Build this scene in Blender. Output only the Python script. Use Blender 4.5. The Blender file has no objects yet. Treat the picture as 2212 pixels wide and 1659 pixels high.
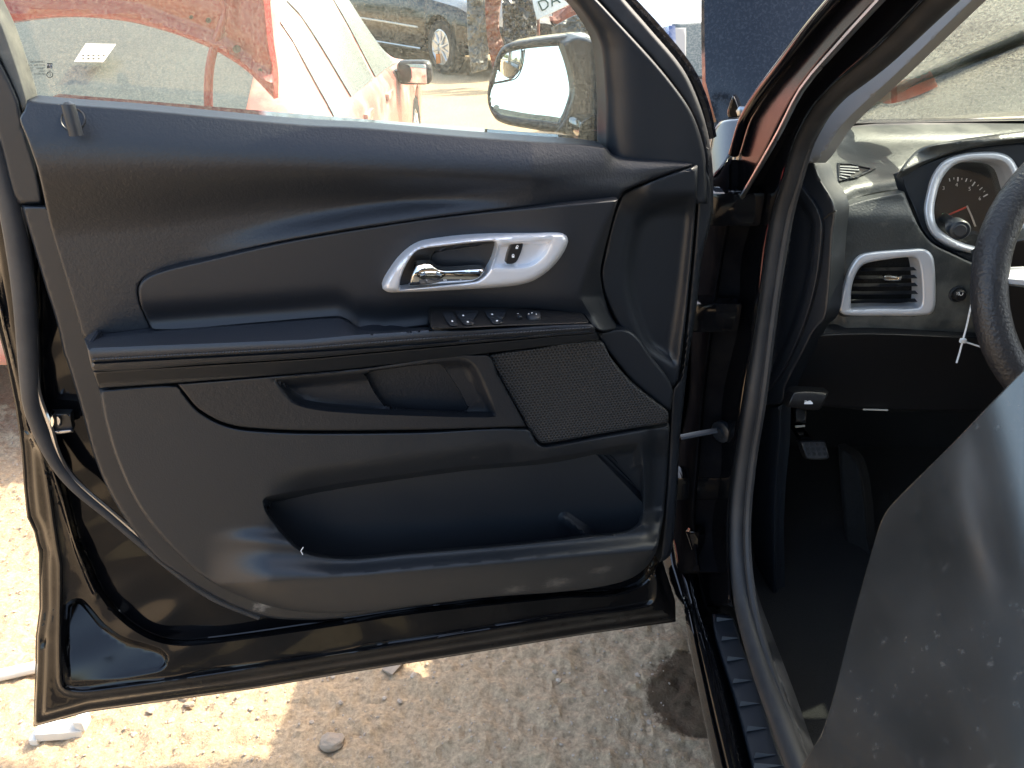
import bpy, bmesh, math, random
import numpy as np
from mathutils import Vector, Matrix
from mathutils.geometry import delaunay_2d_cdt
random.seed(7); np.random.seed(7)
scene = bpy.context.scene
COL = scene.collection
R = math.radians

# ---------------------------------------------------------------- camera
CAMH, PITCH, F = 1.36, R(29.0), 1648.0       # metres, tilt down, focal length in units of a 2212 wide picture
W0, H0 = 2212.0, 1659.0
cam_d = bpy.data.cameras.new('camera'); cam = bpy.data.objects.new('camera', cam_d); COL.objects.link(cam)
cam_d.sensor_width = 36.0; cam_d.lens = 36.0*F/W0; cam_d.clip_start = 0.02; cam_d.clip_end = 3000
cam.location = (0, 0, CAMH); cam.rotation_euler = (math.pi/2-PITCH, 0, 0)
scene.camera = cam

# ---------------------------------------------------------------- light
SUN_TO = Vector((0.78, 0.56, 1.0)).normalized()     # towards the sun
world = bpy.data.worlds.new('World'); scene.world = world; world.use_nodes = True
wn = world.node_tree.nodes; wl = world.node_tree.links
sky = wn.new('ShaderNodeTexSky'); sky.sky_type = 'NISHITA'; sky.sun_disc = False
sky.sun_elevation = math.asin(SUN_TO.z); sky.sun_rotation = math.atan2(SUN_TO.x, SUN_TO.y)
sky.dust_density = 4.0; sky.air_density = 1.0; sky.ozone_density = 0.6; sky.altitude = 300
wn['Background'].inputs['Strength'].default_value = 0.15
wl.new(sky.outputs[0], wn['Background'].inputs['Color'])
sun_d = bpy.data.lights.new('sun', 'SUN'); sun = bpy.data.objects.new('sun', sun_d); COL.objects.link(sun)
sun_d.energy = 2.0; sun_d.angle = R(0.55); sun_d.color = (1.0, 0.94, 0.84)
sun.location = (6, 2, 9); sun.rotation_euler = SUN_TO.to_track_quat('Z', 'Y').to_euler()
scene.view_settings.view_transform = 'Standard'; scene.view_settings.look = 'None'
scene.view_settings.gamma = 1.0; scene.view_settings.exposure = 2.38
scene.view_settings.use_white_balance = True; scene.view_settings.white_balance_temperature = 7000; scene.view_settings.white_balance_tint = 8
scene.view_settings.use_curve_mapping = False

# ---------------------------------------------------------------- materials
MAT = {}
def nd(t, k, **kw):
    n = t.nodes.new(k)
    for a, b in kw.items():
        if a.startswith('i_'): n.inputs[a[2:].replace('_', ' ')].default_value = b
        else: setattr(n, a, b)
    return n
def mat(name, col, rough=0.5, metal=0.0, grain=None, var=0.15, vscale=6.0, coat=0.0, dirt=None, ior=1.5, rvar=0.1, bump2=None):
    """grain=(scale,strength,distance) fine relief; dirt=(colour,scale,amount) dust patches"""
    m = bpy.data.materials.new(name); m.use_nodes = True; t = m.node_tree
    b = t.nodes['Principled BSDF']; L = t.links.new
    tc = nd(t, 'ShaderNodeTexCoord')
    nz = nd(t, 'ShaderNodeTexNoise', i_Scale=vscale, i_Detail=6.0); L(tc.outputs['Object'], nz.inputs['Vector'])
    mx = nd(t, 'ShaderNodeMix', data_type='RGBA')
    mx.inputs[6].default_value = (*[c*(1-var) for c in col], 1); mx.inputs[7].default_value = (*[min(1, c*(1+var)) for c in col], 1)
    L(nz.outputs['Fac'], mx.inputs[0]); out = mx.outputs[2]
    rm = nd(t, 'ShaderNodeMapRange'); rm.inputs[3].default_value = max(0.02, rough-rvar); rm.inputs[4].default_value = min(1, rough+rvar)
    L(nz.outputs['Fac'], rm.inputs[0]); rout = rm.outputs[0]
    if dirt:
        dn = nd(t, 'ShaderNodeTexNoise', i_Scale=dirt[1], i_Detail=9.0, i_Roughness=0.62); L(tc.outputs['Object'], dn.inputs['Vector'])
        ramp = nd(t, 'ShaderNodeMapRange'); ramp.inputs[1].default_value = 0.46; ramp.inputs[2].default_value = 0.72; ramp.inputs[4].default_value = dirt[2]
        L(dn.outputs['Fac'], ramp.inputs[0])
        dm = nd(t, 'ShaderNodeMix', data_type='RGBA'); L(ramp.outputs[0], dm.inputs[0]); L(out, dm.inputs[6]); dm.inputs[7].default_value = (*dirt[0], 1)
        out = dm.outputs[2]
        ra = nd(t, 'ShaderNodeMix'); L(ramp.outputs[0], ra.inputs[0]); L(rout, ra.inputs[2]); ra.inputs[3].default_value = 0.8; rout = ra.outputs[0]
    L(out, b.inputs['Base Color']); L(rout, b.inputs['Roughness'])
    b.inputs['Metallic'].default_value = metal; b.inputs['IOR'].default_value = ior
    if coat: b.inputs['Coat Weight'].default_value = coat; b.inputs['Coat Roughness'].default_value = 0.03
    if grain:
        g = nd(t, 'ShaderNodeTexNoise', i_Scale=grain[0], i_Detail=3.0); L(tc.outputs['Object'], g.inputs['Vector'])
        bp = nd(t, 'ShaderNodeBump', i_Strength=grain[1], i_Distance=grain[2]); L(g.outputs['Fac'], bp.inputs['Height'])
        if bump2:
            g2 = nd(t, 'ShaderNodeTexNoise', i_Scale=bump2[0], i_Detail=4.0); L(tc.outputs['Object'], g2.inputs['Vector'])
            b2 = nd(t, 'ShaderNodeBump', i_Strength=bump2[1], i_Distance=bump2[2]); L(g2.outputs['Fac'], b2.inputs['Height'])
            L(bp.outputs[0], b2.inputs['Normal']); bp = b2
        L(bp.outputs[0], b.inputs['Normal'])
    MAT[name] = m; return m
def glass(name, tint, dust, dcol, scale, lo, hi, streak=None, trans=0.6, spec=0.06):
    """thin clear pane: see-through + reflection by fresnel + a layer of dust that light shines through"""
    m = bpy.data.materials.new(name); m.use_nodes = True; t = m.node_tree; t.nodes.clear(); L = t.links.new
    o = nd(t, 'ShaderNodeOutputMaterial'); tc = nd(t, 'ShaderNodeTexCoord')
    tr = nd(t, 'ShaderNodeBsdfTransparent'); tr.inputs[0].default_value = (*tint, 1)
    gl = nd(t, 'ShaderNodeBsdfGlossy'); gl.inputs['Roughness'].default_value = 0.02
    lw = nd(t, 'ShaderNodeLayerWeight', i_Blend=0.5); pw = nd(t, 'ShaderNodeMath', operation='POWER'); L(lw.outputs['Facing'], pw.inputs[0]); pw.inputs[1].default_value = 4.5
    fr = nd(t, 'ShaderNodeMath', operation='MULTIPLY_ADD', use_clamp=True); L(pw.outputs[0], fr.inputs[0]); fr.inputs[1].default_value = .55; fr.inputs[2].default_value = .035
    m1 = nd(t, 'ShaderNodeMixShader'); L(fr.outputs[0], m1.inputs[0]); L(tr.outputs[0], m1.inputs[1]); L(gl.outputs[0], m1.inputs[2])
    df = nd(t, 'ShaderNodeBsdfDiffuse'); df.inputs[0].default_value = (*dcol, 1)
    tl = nd(t, 'ShaderNodeBsdfTranslucent'); tl.inputs[0].default_value = (*dcol, 1)
    m2 = nd(t, 'ShaderNodeMixShader'); m2.inputs[0].default_value = trans; L(df.outputs[0], m2.inputs[1]); L(tl.outputs[0], m2.inputs[2])
    mp = nd(t, 'ShaderNodeMapping'); L(tc.outputs['Object'], mp.inputs[0])
    if streak: mp.inputs['Rotation'].default_value = streak[0]; mp.inputs['Scale'].default_value = streak[1]
    nz = nd(t, 'ShaderNodeTexNoise', i_Scale=scale, i_Detail=5.0, i_Roughness=0.65); L(mp.outputs[0], nz.inputs['Vector'])
    n2 = nd(t, 'ShaderNodeTexNoise', i_Scale=5.0, i_Detail=3.0); L(tc.outputs['Object'], n2.inputs['Vector'])
    mr = nd(t, 'ShaderNodeMapRange'); mr.inputs[1].default_value = lo; mr.inputs[2].default_value = hi
    mr.inputs[3].default_value = dust*0.2; mr.inputs[4].default_value = dust*1.9; L(nz.outputs['Fac'], mr.inputs[0])
    r2 = nd(t, 'ShaderNodeMapRange'); r2.inputs[1].default_value = .25; r2.inputs[2].default_value = .75; r2.inputs[3].default_value = 0.75; r2.inputs[4].default_value = 1.25; L(n2.outputs['Fac'], r2.inputs[0])
    mu = nd(t, 'ShaderNodeMath', operation='MULTIPLY', use_clamp=True); L(mr.outputs[0], mu.inputs[0]); L(r2.outputs[0], mu.inputs[1])
    m3 = nd(t, 'ShaderNodeMixShader'); L(mu.outputs[0], m3.inputs[0]); L(m1.outputs[0], m3.inputs[1]); L(m2.outputs[0], m3.inputs[2])
    L(m3.outputs[0], o.inputs[0]); MAT[name] = m; return m
DUST = (0.34, 0.30, 0.24)
mat('trim_plastic', (0.009, 0.0112, 0.0155), 0.46, grain=(420, 0.28, 0.0012), var=0.08, rvar=0.05, bump2=(150, .15, .002))
mat('trim_smooth', (0.010, 0.0128, 0.0175), 0.42, grain=(900, 0.12, 0.0006), var=0.08, rvar=0.05)
mat('insert_vinyl', (0.0085, 0.0102, 0.014), 0.50, grain=(700, 0.14, 0.0008), var=0.1, rvar=0.05)
mat('leather', (0.016, 0.0195, 0.026), 0.40, grain=(500, 0.25, 0.001), var=0.1, rvar=0.05)
mat('lower_plastic', (0.0108, 0.014, 0.0188), 0.47, grain=(520, 0.22, 0.001), var=0.1, rvar=0.05, dirt=((0.10, 0.09, 0.08), 3.2, 0.10))
mat('scuffed_plastic', (0.023, 0.024, 0.026), 0.45, grain=(520, 0.22, 0.001), var=0.1, dirt=((0.22, 0.21, 0.20), 14.0, 0.55))
mat('dark_plastic', (0.010, 0.010, 0.011), 0.40, grain=(700, 0.1, 0.0006), var=0.1)
mat('rubber_seal', (0.022, 0.023, 0.026), 0.55, grain=(300, 0.1, 0.0008), var=0.12, dirt=((0.10, 0.09, 0.08), 20, 0.25))
mat('dusty_rubber', (0.10, 0.10, 0.09), 0.8, grain=(600, 0.3, 0.001), var=0.3, vscale=60, dirt=((0.26, 0.25, 0.2), 30, 0.6))
mat('black_paint', (0.0035, 0.0036, 0.0045), 0.07, coat=0.0, var=0.1, rvar=0.03, dirt=((0.05, 0.045, 0.04), 9, 0.05))
mat('black_paint_dusty', (0.004, 0.0045, 0.007), 0.10, var=0.1, rvar=0.04, dirt=((0.16, 0.165, 0.18), 190, 0.16))
MAT['black_paint'].node_tree.nodes['Principled BSDF'].inputs['Specular IOR Level'].default_value = 0.36
mat('skylit_rib_plastic', (0.05, 0.055, 0.062), 0.5, var=0.1, grain=(600, .1, .0006))  # plate's plastic lightened: sky light on the rib facets put into the colour
mat('silver_paint', (0.68, 0.69, 0.72), 0.32, metal=0.35, var=0.04, rvar=0.05, grain=(1500, 0.05, 0.0003))
mat('chrome', (0.85, 0.85, 0.83), 0.04, metal=1.0, var=0.03, rvar=0.02)
mat('steel', (0.45, 0.46, 0.48), 0.3, metal=1.0, var=0.2, vscale=40)
mat('white_print', (0.8, 0.8, 0.8), 0.5, var=0.03)
mat('etch_print', (0.02, 0.02, 0.02), 0.6, var=0.1)
mat('red_print', (0.55, 0.05, 0.03), 0.5, var=0.1)
mat('mint_print', (0.35, 0.65, 0.42), 0.5, var=0.1)
mat('grey_trim', (0.24, 0.235, 0.225), 0.7, grain=(600, 0.12, 0.0006), var=0.06)
mat('dash_plastic', (0.040, 0.043, 0.042), 0.40, grain=(330, 0.35, 0.0014), var=0.1, rvar=0.05, dirt=((0.26, 0.25, 0.21), 9, 0.55))  # dust made paler and heavier, standing in for sun patches on the dash
mat('carpet', (0.006, 0.006, 0.006), 0.95, grain=(500, 0.6, 0.003), var=0.4, vscale=80)
mat('seat_leather', (0.030, 0.030, 0.033), 0.5, grain=(300, 0.3, 0.0015), var=0.1)
mat('paper_orange', (0.42, 0.08, 0.03), 0.6, var=0.25, vscale=30, grain=(60, 0.3, 0.003))
t = MAT['paper_orange'].node_tree; _p = t.nodes['Principled BSDF']; _tl = nd(t, 'ShaderNodeBsdfTranslucent'); _tl.inputs[0].default_value = (.55, .09, .03, 1)
_mx = nd(t, 'ShaderNodeMixShader'); _mx.inputs[0].default_value = .35; t.links.new(_p.outputs[0], _mx.inputs[1]); t.links.new(_tl.outputs[0], _mx.inputs[2]); t.links.new(_mx.outputs[0], t.nodes['Material Output'].inputs[0])
mat('zip_tie', (0.75, 0.76, 0.76), 0.4, var=0.05)
mat('tyre', (0.018, 0.018, 0.018), 0.85, grain=(120, 0.3, 0.002), var=0.3)
mat('alloy', (0.62, 0.62, 0.62), 0.3, metal=0.8, var=0.08)
mat('red_paint', (0.26, 0.014, 0.014), 0.25, var=0.12, rvar=0.05, dirt=((0.26, 0.16, 0.12), 11, 0.2))
mat('glare_red_paint', (0.48, 0.17, 0.14), 0.3, var=0.15, dirt=((0.55, 0.46, 0.36), 5, 0.9))  # dusty red body paint, paled to put the sun's glare into its colour
mat('far_black_paint', (0.008, 0.009, 0.011), 0.15, var=0.1, dirt=((0.13, 0.11, 0.09), 6, 0.25))
mat('far_white_paint', (0.72, 0.73, 0.74), 0.3, var=0.06, dirt=((0.42, 0.38, 0.32), 5, 0.25))
mat('blue_paint', (0.010, 0.022, 0.085), 0.25, var=0.12, dirt=((0.2, 0.18, 0.16), 8, 0.2))
mat('rust_paint', (0.20, 0.055, 0.03), 0.6, var=0.5, vscale=9, dirt=((0.05, 0.04, 0.03), 6, 0.7))
mat('grey_paint', (0.09, 0.095, 0.09), 0.4, var=0.3, vscale=5, dirt=((0.25, 0.21, 0.16), 5, 0.5))
mat('dark_window', (0.02, 0.025, 0.025), 0.08, var=0.1, dirt=((0.25, 0.23, 0.18), 20, 0.35))
mat('dusty_window', (0.085, 0.105, 0.098), 0.22, var=0.25, vscale=5, dirt=((0.22, 0.215, 0.18), 130, 0.5))
mat('pillar_paint', (0.006, 0.006, 0.007), 0.42, var=0.2, rvar=0.08, dirt=((0.03, 0.027, 0.024), 14, 0.3))
MAT['pillar_paint'].node_tree.nodes['Principled BSDF'].inputs['Specular IOR Level'].default_value = 0.0
mat('pillar_gloss', (0.004, 0.004, 0.005), 0.16, var=0.1, rvar=0.05, dirt=((0.05, 0.045, 0.04), 12, 0.15))
MAT['pillar_gloss'].node_tree.nodes['Principled BSDF'].inputs['Specular IOR Level'].default_value = 0.10
mat('blue_window', (0.05, 0.09, 0.22), 0.2, var=0.3, vscale=6, dirt=((0.45, 0.46, 0.46), 12, 0.75))
mat('red_lamp', (0.45, 0.015, 0.02), 0.15, var=0.1)
mat('amber_lamp', (0.65, 0.19, 0.03), 0.2, var=0.1)
mat('mirror_glass', (0.92, 0.94, 0.95), 0.005, metal=1.0, var=0.01, rvar=0.003)
mat('stone', (0.34, 0.27, 0.20), 0.9, grain=(90, 0.6, 0.006), var=0.35, vscale=40)
mat('pale_scrap', (0.62, 0.58, 0.50), 0.6, var=0.12, vscale=30, grain=(80, 0.3, 0.003))
mat('leaf', (0.055, 0.085, 0.022), 0.6, var=0.5, vscale=3)
mat('bark', (0.10, 0.075, 0.055), 0.9, grain=(30, 0.7, 0.01), var=0.3)
mat('sign_white', (0.78, 0.78, 0.72), 0.5, var=0.05)
mat('sign_green', (0.02, 0.07, 0.045), 0.5, var=0.1)
def scuff(mname, spots):
    t = MAT[mname].node_tree; L = t.links.new; b = t.nodes['Principled BSDF']; src = b.inputs['Base Color'].links[0].from_socket
    geo = nd(t, 'ShaderNodeNewGeometry'); nz = nd(t, 'ShaderNodeTexNoise', i_Scale=140.0, i_Detail=6.0, i_Roughness=.7); L(geo.outputs['Position'], nz.inputs['Vector'])
    for pos, rad, amt in spots:
        d = nd(t, 'ShaderNodeVectorMath', operation='DISTANCE'); L(geo.outputs['Position'], d.inputs[0]); d.inputs[1].default_value = pos
        f = nd(t, 'ShaderNodeMapRange'); f.inputs[1].default_value = 0; f.inputs[2].default_value = rad; f.inputs[3].default_value = .62; f.inputs[4].default_value = 0; L(d.outputs['Value'], f.inputs[0])
        a = nd(t, 'ShaderNodeMath', operation='ADD'); L(f.outputs[0], a.inputs[0]); L(nz.outputs['Fac'], a.inputs[1])
        g = nd(t, 'ShaderNodeMapRange'); g.inputs[1].default_value = .82; g.inputs[2].default_value = 1.12; g.inputs[4].default_value = amt; L(a.outputs[0], g.inputs[0])
        m = nd(t, 'ShaderNodeMix', data_type='RGBA'); L(g.outputs[0], m.inputs[0]); L(src, m.inputs[6]); m.inputs[7].default_value = (.30, .28, .26, 1); src = m.outputs[2]
    L(src, b.inputs['Base Color'])
glass('door_glass', (0.93, 0.96, 0.93), 0.060, (0.80, 0.76, 0.62), 420, 0.40, 0.68, trans=0.75)
glass('windshield_glass', (0.90, 0.95, 0.92), 0.078, (0.82, 0.79, 0.64), 230, 0.36, 0.66, streak=((0, 0, R(0)), (1.0, 1.0, 1.0)), trans=0.8)
glass('clear_lens', (0.96, 0.96, 0.96), 0.003, (0.5, 0.5, 0.45), 120, 0.5, 0.8)
# ---------------------------------------------------------------- helpers
def tag(o, label=None, cat=None, group=None, kind=None):
    for k, v in (('label', label), ('category', cat), ('group', group), ('kind', kind)):
        if v: o[k] = v
    return o
def empty(name, loc, parent=None):
    o = bpy.data.objects.new(name, None); o.location = loc; o.empty_display_size = 0.1; COL.objects.link(o)
    if parent: adopt(o, parent)
    return o
WM = {}
def adopt(o, parent):
    o.parent = parent
    pm = Matrix.Translation(WM.get(parent.name, parent.location.copy()))
    o.matrix_parent_inverse = pm.inverted()
def mk(name, V, Fc, m, parent=None, smooth=True):
    me = bpy.data.meshes.new(name)
    V = np.asarray(V, float); o_ = V.mean(0) if len(V) else np.zeros(3)
    me.from_pydata((V-o_).tolist(), [], [list(map(int, f)) for f in Fc]); me.validate(); me.update()
    o = bpy.data.objects.new(name, me); COL.objects.link(o); o.location = o_
    WM[o.name] = Vector(o_)
    me.materials.append(MAT[m] if isinstance(m, str) else m)
    if smooth:
        me.polygons.foreach_set('use_smooth', [True]*len(me.polygons))
        try: me.set_sharp_from_angle(angle=R(38))
        except Exception: pass
    if parent:
        o.parent = parent
        o.matrix_parent_inverse = Matrix.Translation(world_loc(parent)).inverted()
    return o
def world_loc(o):
    return WM[o.name] if o.name in WM else o.location.copy()
def rays(px, py):
    tx = (np.asarray(px, float)-W0/2)/F; ty = (np.asarray(py, float)-H0/2)/F
    return np.stack([tx, math.cos(PITCH)-ty*math.sin(PITCH), -(math.sin(PITCH)+ty*math.cos(PITCH))], -1)
CAMP = np.array([0, 0, CAMH])
class Plane:
    """a real plane in the place (point O, unit normal n); P turns a picture point into the point of that plane (raised by w along n)"""
    def __init__(s, O, n):
        s.O = np.array(O, float); s.n = np.array(n, float)/np.linalg.norm(n)
    def P(s, px, py, w=0.0):
        r = rays(px, py); w = np.asarray(w, float)
        t = (w-(CAMP-s.O)@s.n)/(r@s.n)
        return CAMP+r*np.asarray(t)[..., None]
    def off(s, d): return Plane(s.O+s.n*d, s.n)
def smooth01(t): t = np.clip(t, 0, 1); return t*t*(3-2*t)
def catmull(pts, closed=True, n=6):
    P = np.array(pts, float); N = len(P); out = []
    rng = range(N) if closed else range(N-1)
    for i in rng:
        p0 = P[(i-1) % N] if closed or i > 0 else P[i]; p1 = P[i]; p2 = P[(i+1) % N]
        p3 = P[(i+2) % N] if closed or i+2 < N else P[(i+1) % N]
        # centripetal-ish: limit tangents by segment length
        d = np.linalg.norm(p2-p1)+1e-9
        m1 = (p2-p0); m1 = m1/(np.linalg.norm(m1)+1e-9)*d; m2 = (p3-p1); m2 = m2/(np.linalg.norm(m2)+1e-9)*d
        # corners stay corners
        def ang(a, b): return np.dot(a, b)/((np.linalg.norm(a)*np.linalg.norm(b))+1e-9)
        if ang(p1-p0, p2-p1) < 0.35: m1 = p2-p1
        if ang(p2-p1, p3-p2) < 0.35: m2 = p2-p1
        for k in range(n):
            t = k/n; t2 = t*t; t3 = t2*t
            out.append((2*t3-3*t2+1)*p1+(t3-2*t2+t)*m1+(-2*t3+3*t2)*p2+(t3-t2)*m2)
    if not closed: out.append(P[-1])
    return np.array(out)
def resample(P, step, closed=True):
    Q = np.vstack([P, P[:1]]) if closed else P
    seg = np.linalg.norm(np.diff(Q, axis=0), axis=1); keep = [0]; out = [Q[0]]
    acc = 0.0
    for i, s in enumerate(seg):
        acc += s
        # keep corners
        corner = False
        if 0 < i+1 < len(Q)-1:
            a = Q[i+1]-Q[i]; b = Q[i+2]-Q[i+1]
            corner = np.dot(a, b)/((np.linalg.norm(a)*np.linalg.norm(b))+1e-9) < 0.85
        if acc >= step or corner:
            k = max(1, int(acc//step))
            if k > 1 and s >= step*1.5:
                for j in range(1, k): out.append(Q[i+1]-(Q[i+1]-Q[i])*min(1, (acc*(1-j/k))/s))
            out.append(Q[i+1]); acc = 0.0
    out = np.array(out)
    if closed and np.linalg.norm(out[-1]-out[0]) < step*0.3: out = out[:-1]
    return out
def inside(poly, pts):
    poly = np.asarray(poly, float); pts = np.asarray(pts, float); c = np.zeros(len(pts), bool)
    x, y = pts[:, 0][:, None], pts[:, 1][:, None]; A = poly; B = np.roll(poly, 1, 0)
    dy = B[:, 1]-A[:, 1]; dy = np.where(dy == 0, 1e-12, dy)
    k = max(1, int(400000/len(poly)))
    for i in range(0, len(pts), k):
        yy = y[i:i+k]; hit = ((A[:, 1] > yy) != (B[:, 1] > yy)) & (x[i:i+k] < (B[:, 0]-A[:, 0])*(yy-A[:, 1])/dy+A[:, 0])
        c[i:i+k] = hit.sum(1) % 2 == 1
    return c
def pdist(line, pts, closed=True):
    A = np.asarray(line, float); pts = np.asarray(pts, float); B = np.roll(A, -1, 0) if closed else A[1:]
    if not closed: A = A[:-1]
    ab = B-A; l2 = (ab*ab).sum(1)+1e-12; d = np.empty(len(pts)); k = max(1, int(400000/len(A)))
    for i in range(0, len(pts), k):
        qx = pts[i:i+k, 0][:, None]-A[:, 0]; qy = pts[i:i+k, 1][:, None]-A[:, 1]
        t = np.clip((qx*ab[:, 0]+qy*ab[:, 1])/l2, 0, 1)
        d[i:i+k] = ((qx-t*ab[:, 0])**2+(qy-t*ab[:, 1])**2).min(1)
    return np.sqrt(d)
def sdist(poly, pts):
    """distance into the polygon (positive inside)"""
    d = pdist(poly, pts); return np.where(inside(poly, pts), d, -d)
def panel(name, plane, outline, m, parent, w=0.0, step=8.0, edge=6.0, drop=0.004, back=0.006, curve=True, holes=(), close=True, smooth=True, guides=()):
    """a moulded sheet: outline in picture units on a plane, surface height w(x, y) in metres, rounded rim, real thickness"""
    out = catmull(outline) if curve else np.array(outline, float)
    bstep = min(step, 10.0)
    loops = [resample(out, bstep)]
    for h in holes: loops.append(resample(catmull(h) if curve else np.array(h, float), bstep))
    pts = []; edges = []; n0 = 0
    for lp in loops:
        k = len(lp); pts.append(lp); edges += [(n0+i, n0+(i+1) % k) for i in range(k)]; n0 += k
    nb = n0
    def dist_in(q):
        d = sdist(loops[0], q)
        for lp in loops[1:]: d = np.minimum(d, -sdist(lp, q))
        return d
    def in_(q):
        r_ = inside(loops[0], q)
        for lp in loops[1:]: r_ &= ~inside(lp, q)
        return r_
    extra = []
    if edge > 0:
        for fr in (0.12, 0.35, 0.65, 1.0, 1.4):
            for li, lp in enumerate(loops):
                tg = np.roll(lp, -1, 0)-np.roll(lp, 1, 0); tg /= np.linalg.norm(tg, axis=1)[:, None]+1e-9
                nn = np.stack([-tg[:, 1], tg[:, 0]], 1)
                q = lp+nn*edge*fr
                a = np.roll(lp, -1, 0); area = (lp[:, 0]*a[:, 1]-a[:, 0]*lp[:, 1]).sum()
                if (area < 0) != (li > 0): q = lp-nn*edge*fr
                dq = dist_in(q); extra.append(q[dq > edge*fr*0.9])
    gd = []
    for line, offs, closed_ in guides:
        lp = resample(np.array(line, float), min(step, 6.0), closed_)
        tg = (np.roll(lp, -1, 0)-np.roll(lp, 1, 0)) if closed_ else np.gradient(lp, axis=0)
        tg /= np.linalg.norm(tg, axis=1)[:, None]+1e-9; nn = np.stack([-tg[:, 1], tg[:, 0]], 1)
        for o_ in offs:
            q = lp+nn*o_; q = q[pdist(lp, q, closed_) > abs(o_)*0.93-0.01]
            if len(q): extra.append(q[dist_in(q) > max(1.2, edge*1.1)])
        gd.append((lp, closed_, min(offs)-2.5, max(offs)+2.5))
    mn, mx_ = loops[0].min(0), loops[0].max(0)
    gx = np.arange(mn[0], mx_[0]+step, step); gy = np.arange(mn[1], mx_[1]+step, step*0.87)
    g = np.array([(x+(step/2 if j % 2 else 0), y) for j, y in enumerate(gy) for x in gx])
    dg = dist_in(g); g = g[dg > max(edge*1.75 if edge > 0 else 0, step*0.45)]
    for lp, closed_, lo_, hi_ in gd:
        g = g[pdist(lp, g, closed_) > max(abs(lo_), abs(hi_))]
    allp = np.vstack(pts+extra+[g])
    res = delaunay_2d_cdt([Vector(p) for p in allp.tolist()], edges, [], 0, 1e-4)
    v2 = np.array([tuple(v) for v in res[0]]); tri = np.array(res[2])
    cen = v2[tri].mean(1); tri = tri[in_(cen)]
    d = dist_in(v2); d = np.maximum(d, 0)
    bset = np.zeros(len(v2), bool)
    ww = w(v2[:, 0], v2[:, 1]) if callable(w) else np.full(len(v2), float(w))
    if edge > 0:
        s = 1-np.clip(d/edge, 0, 1); ww = ww-drop*(1-np.sqrt(np.maximum(0, 1-s*s)))
    P3 = plane.P(v2[:, 0], v2[:, 1], ww)
    # orient triangles towards the normal
    a, b, c = P3[tri[:, 0]], P3[tri[:, 1]], P3[tri[:, 2]]
    fn = np.cross(b-a, c-a)@plane.n
    if (fn < 0).sum() > (fn > 0).sum(): tri = tri[:, ::-1]
    V = [P3]; Fc = tri.tolist()
    if back:
        # boundary edges -> walls
        from collections import Counter
        cnt = {}
        for t in Fc:
            for i in range(3):
                e = (t[i], t[(i+1) % 3]); cnt[e] = 1
        be = [e for e in cnt if (e[1], e[0]) not in cnt]
        bv = sorted({i for e in be for i in e}); idx = {v: len(P3)+k for k, v in enumerate(bv)}
        V.append(P3[bv]-plane.n*back)
        for a_, b_ in be: Fc.append([b_, a_, idx[a_], idx[b_]])
        if close:
            # flat back from the same triangles whose corners we have, via a second triangulation of the rim
            rim = v2[bv]; loc = {v: k for k, v in enumerate(bv)}
            r2 = delaunay_2d_cdt([Vector(p) for p in rim.tolist()], [(loc[x], loc[y]) for x, y in be], [], 0, 1e-4)
            vv = np.array([tuple(v) for v in r2[0]])
            if len(vv) == len(rim):
                orig = [o_[0] for o_ in r2[3]]
                T2 = np.array(r2[2]); T2 = T2[in_(vv[T2].mean(1))]; oo = np.array(orig)
                Q = V[1][oo[T2]]; up = np.cross(Q[:, 1]-Q[:, 0], Q[:, 2]-Q[:, 0])@plane.n > 0
                K = len(P3)+oo[T2]; K[up] = K[up][:, ::-1]; Fc += K.tolist()
    return mk(name, np.vstack(V), Fc, m, parent, smooth)
def tube(name, pts, rad, m, parent=None, sides=12, flat=None, caps=True, curve=0):
    P = np.array(pts, float)
    if curve: P = catmull(P, False, curve)
    n = len(P); rad = np.full(n, rad) if np.isscalar(rad) else np.interp(np.linspace(0, 1, n), np.linspace(0, 1, len(rad)), rad)
    T = np.gradient(P, axis=0); T /= np.linalg.norm(T, axis=1)[:, None]
    u = np.array([0, 0, 1.0]) if abs(T[0, 2]) < 0.9 else np.array([1.0, 0, 0])
    V = []; Fc = []
    for i in range(n):
        u = u-T[i]*(u@T[i]); u /= np.linalg.norm(u); b = np.cross(T[i], u)
        for k in range(sides):
            a = 2*math.pi*k/sides; V.append(P[i]+rad[i]*(u*math.cos(a)*(flat or 1)+b*math.sin(a)))
    for i in range(n-1):
        for k in range(sides):
            k2 = (k+1) % sides; Fc.append([i*sides+k, i*sides+k2, (i+1)*sides+k2, (i+1)*sides+k])
    if caps: Fc.append(list(range(sides))[::-1]); Fc.append([(n-1)*sides+k for k in range(sides)])
    return mk(name, V, Fc, m, parent)
def bevel_box(name, c, size, m, parent=None, rot=None, bev=0.1, seg=2):
    bm = bmesh.new(); bmesh.ops.create_cube(bm, size=1.0)
    bmesh.ops.scale(bm, vec=Vector(size), verts=bm.verts)
    b = min(size)*bev
    if b > 0: bmesh.ops.bevel(bm, geom=bm.edges[:], offset=b, segments=seg, affect='EDGES', profile=0.6)
    M = Matrix.Translation(Vector(c)) @ (rot.to_4x4() if rot else Matrix())
    bmesh.ops.transform(bm, matrix=M, verts=bm.verts)
    V = [tuple(v.co) for v in bm.verts]; bm.verts.index_update()
    Fc = [[v.index for v in f.verts] for f in bm.faces]; bm.free()
    return mk(name, V, Fc, m, parent)
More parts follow.
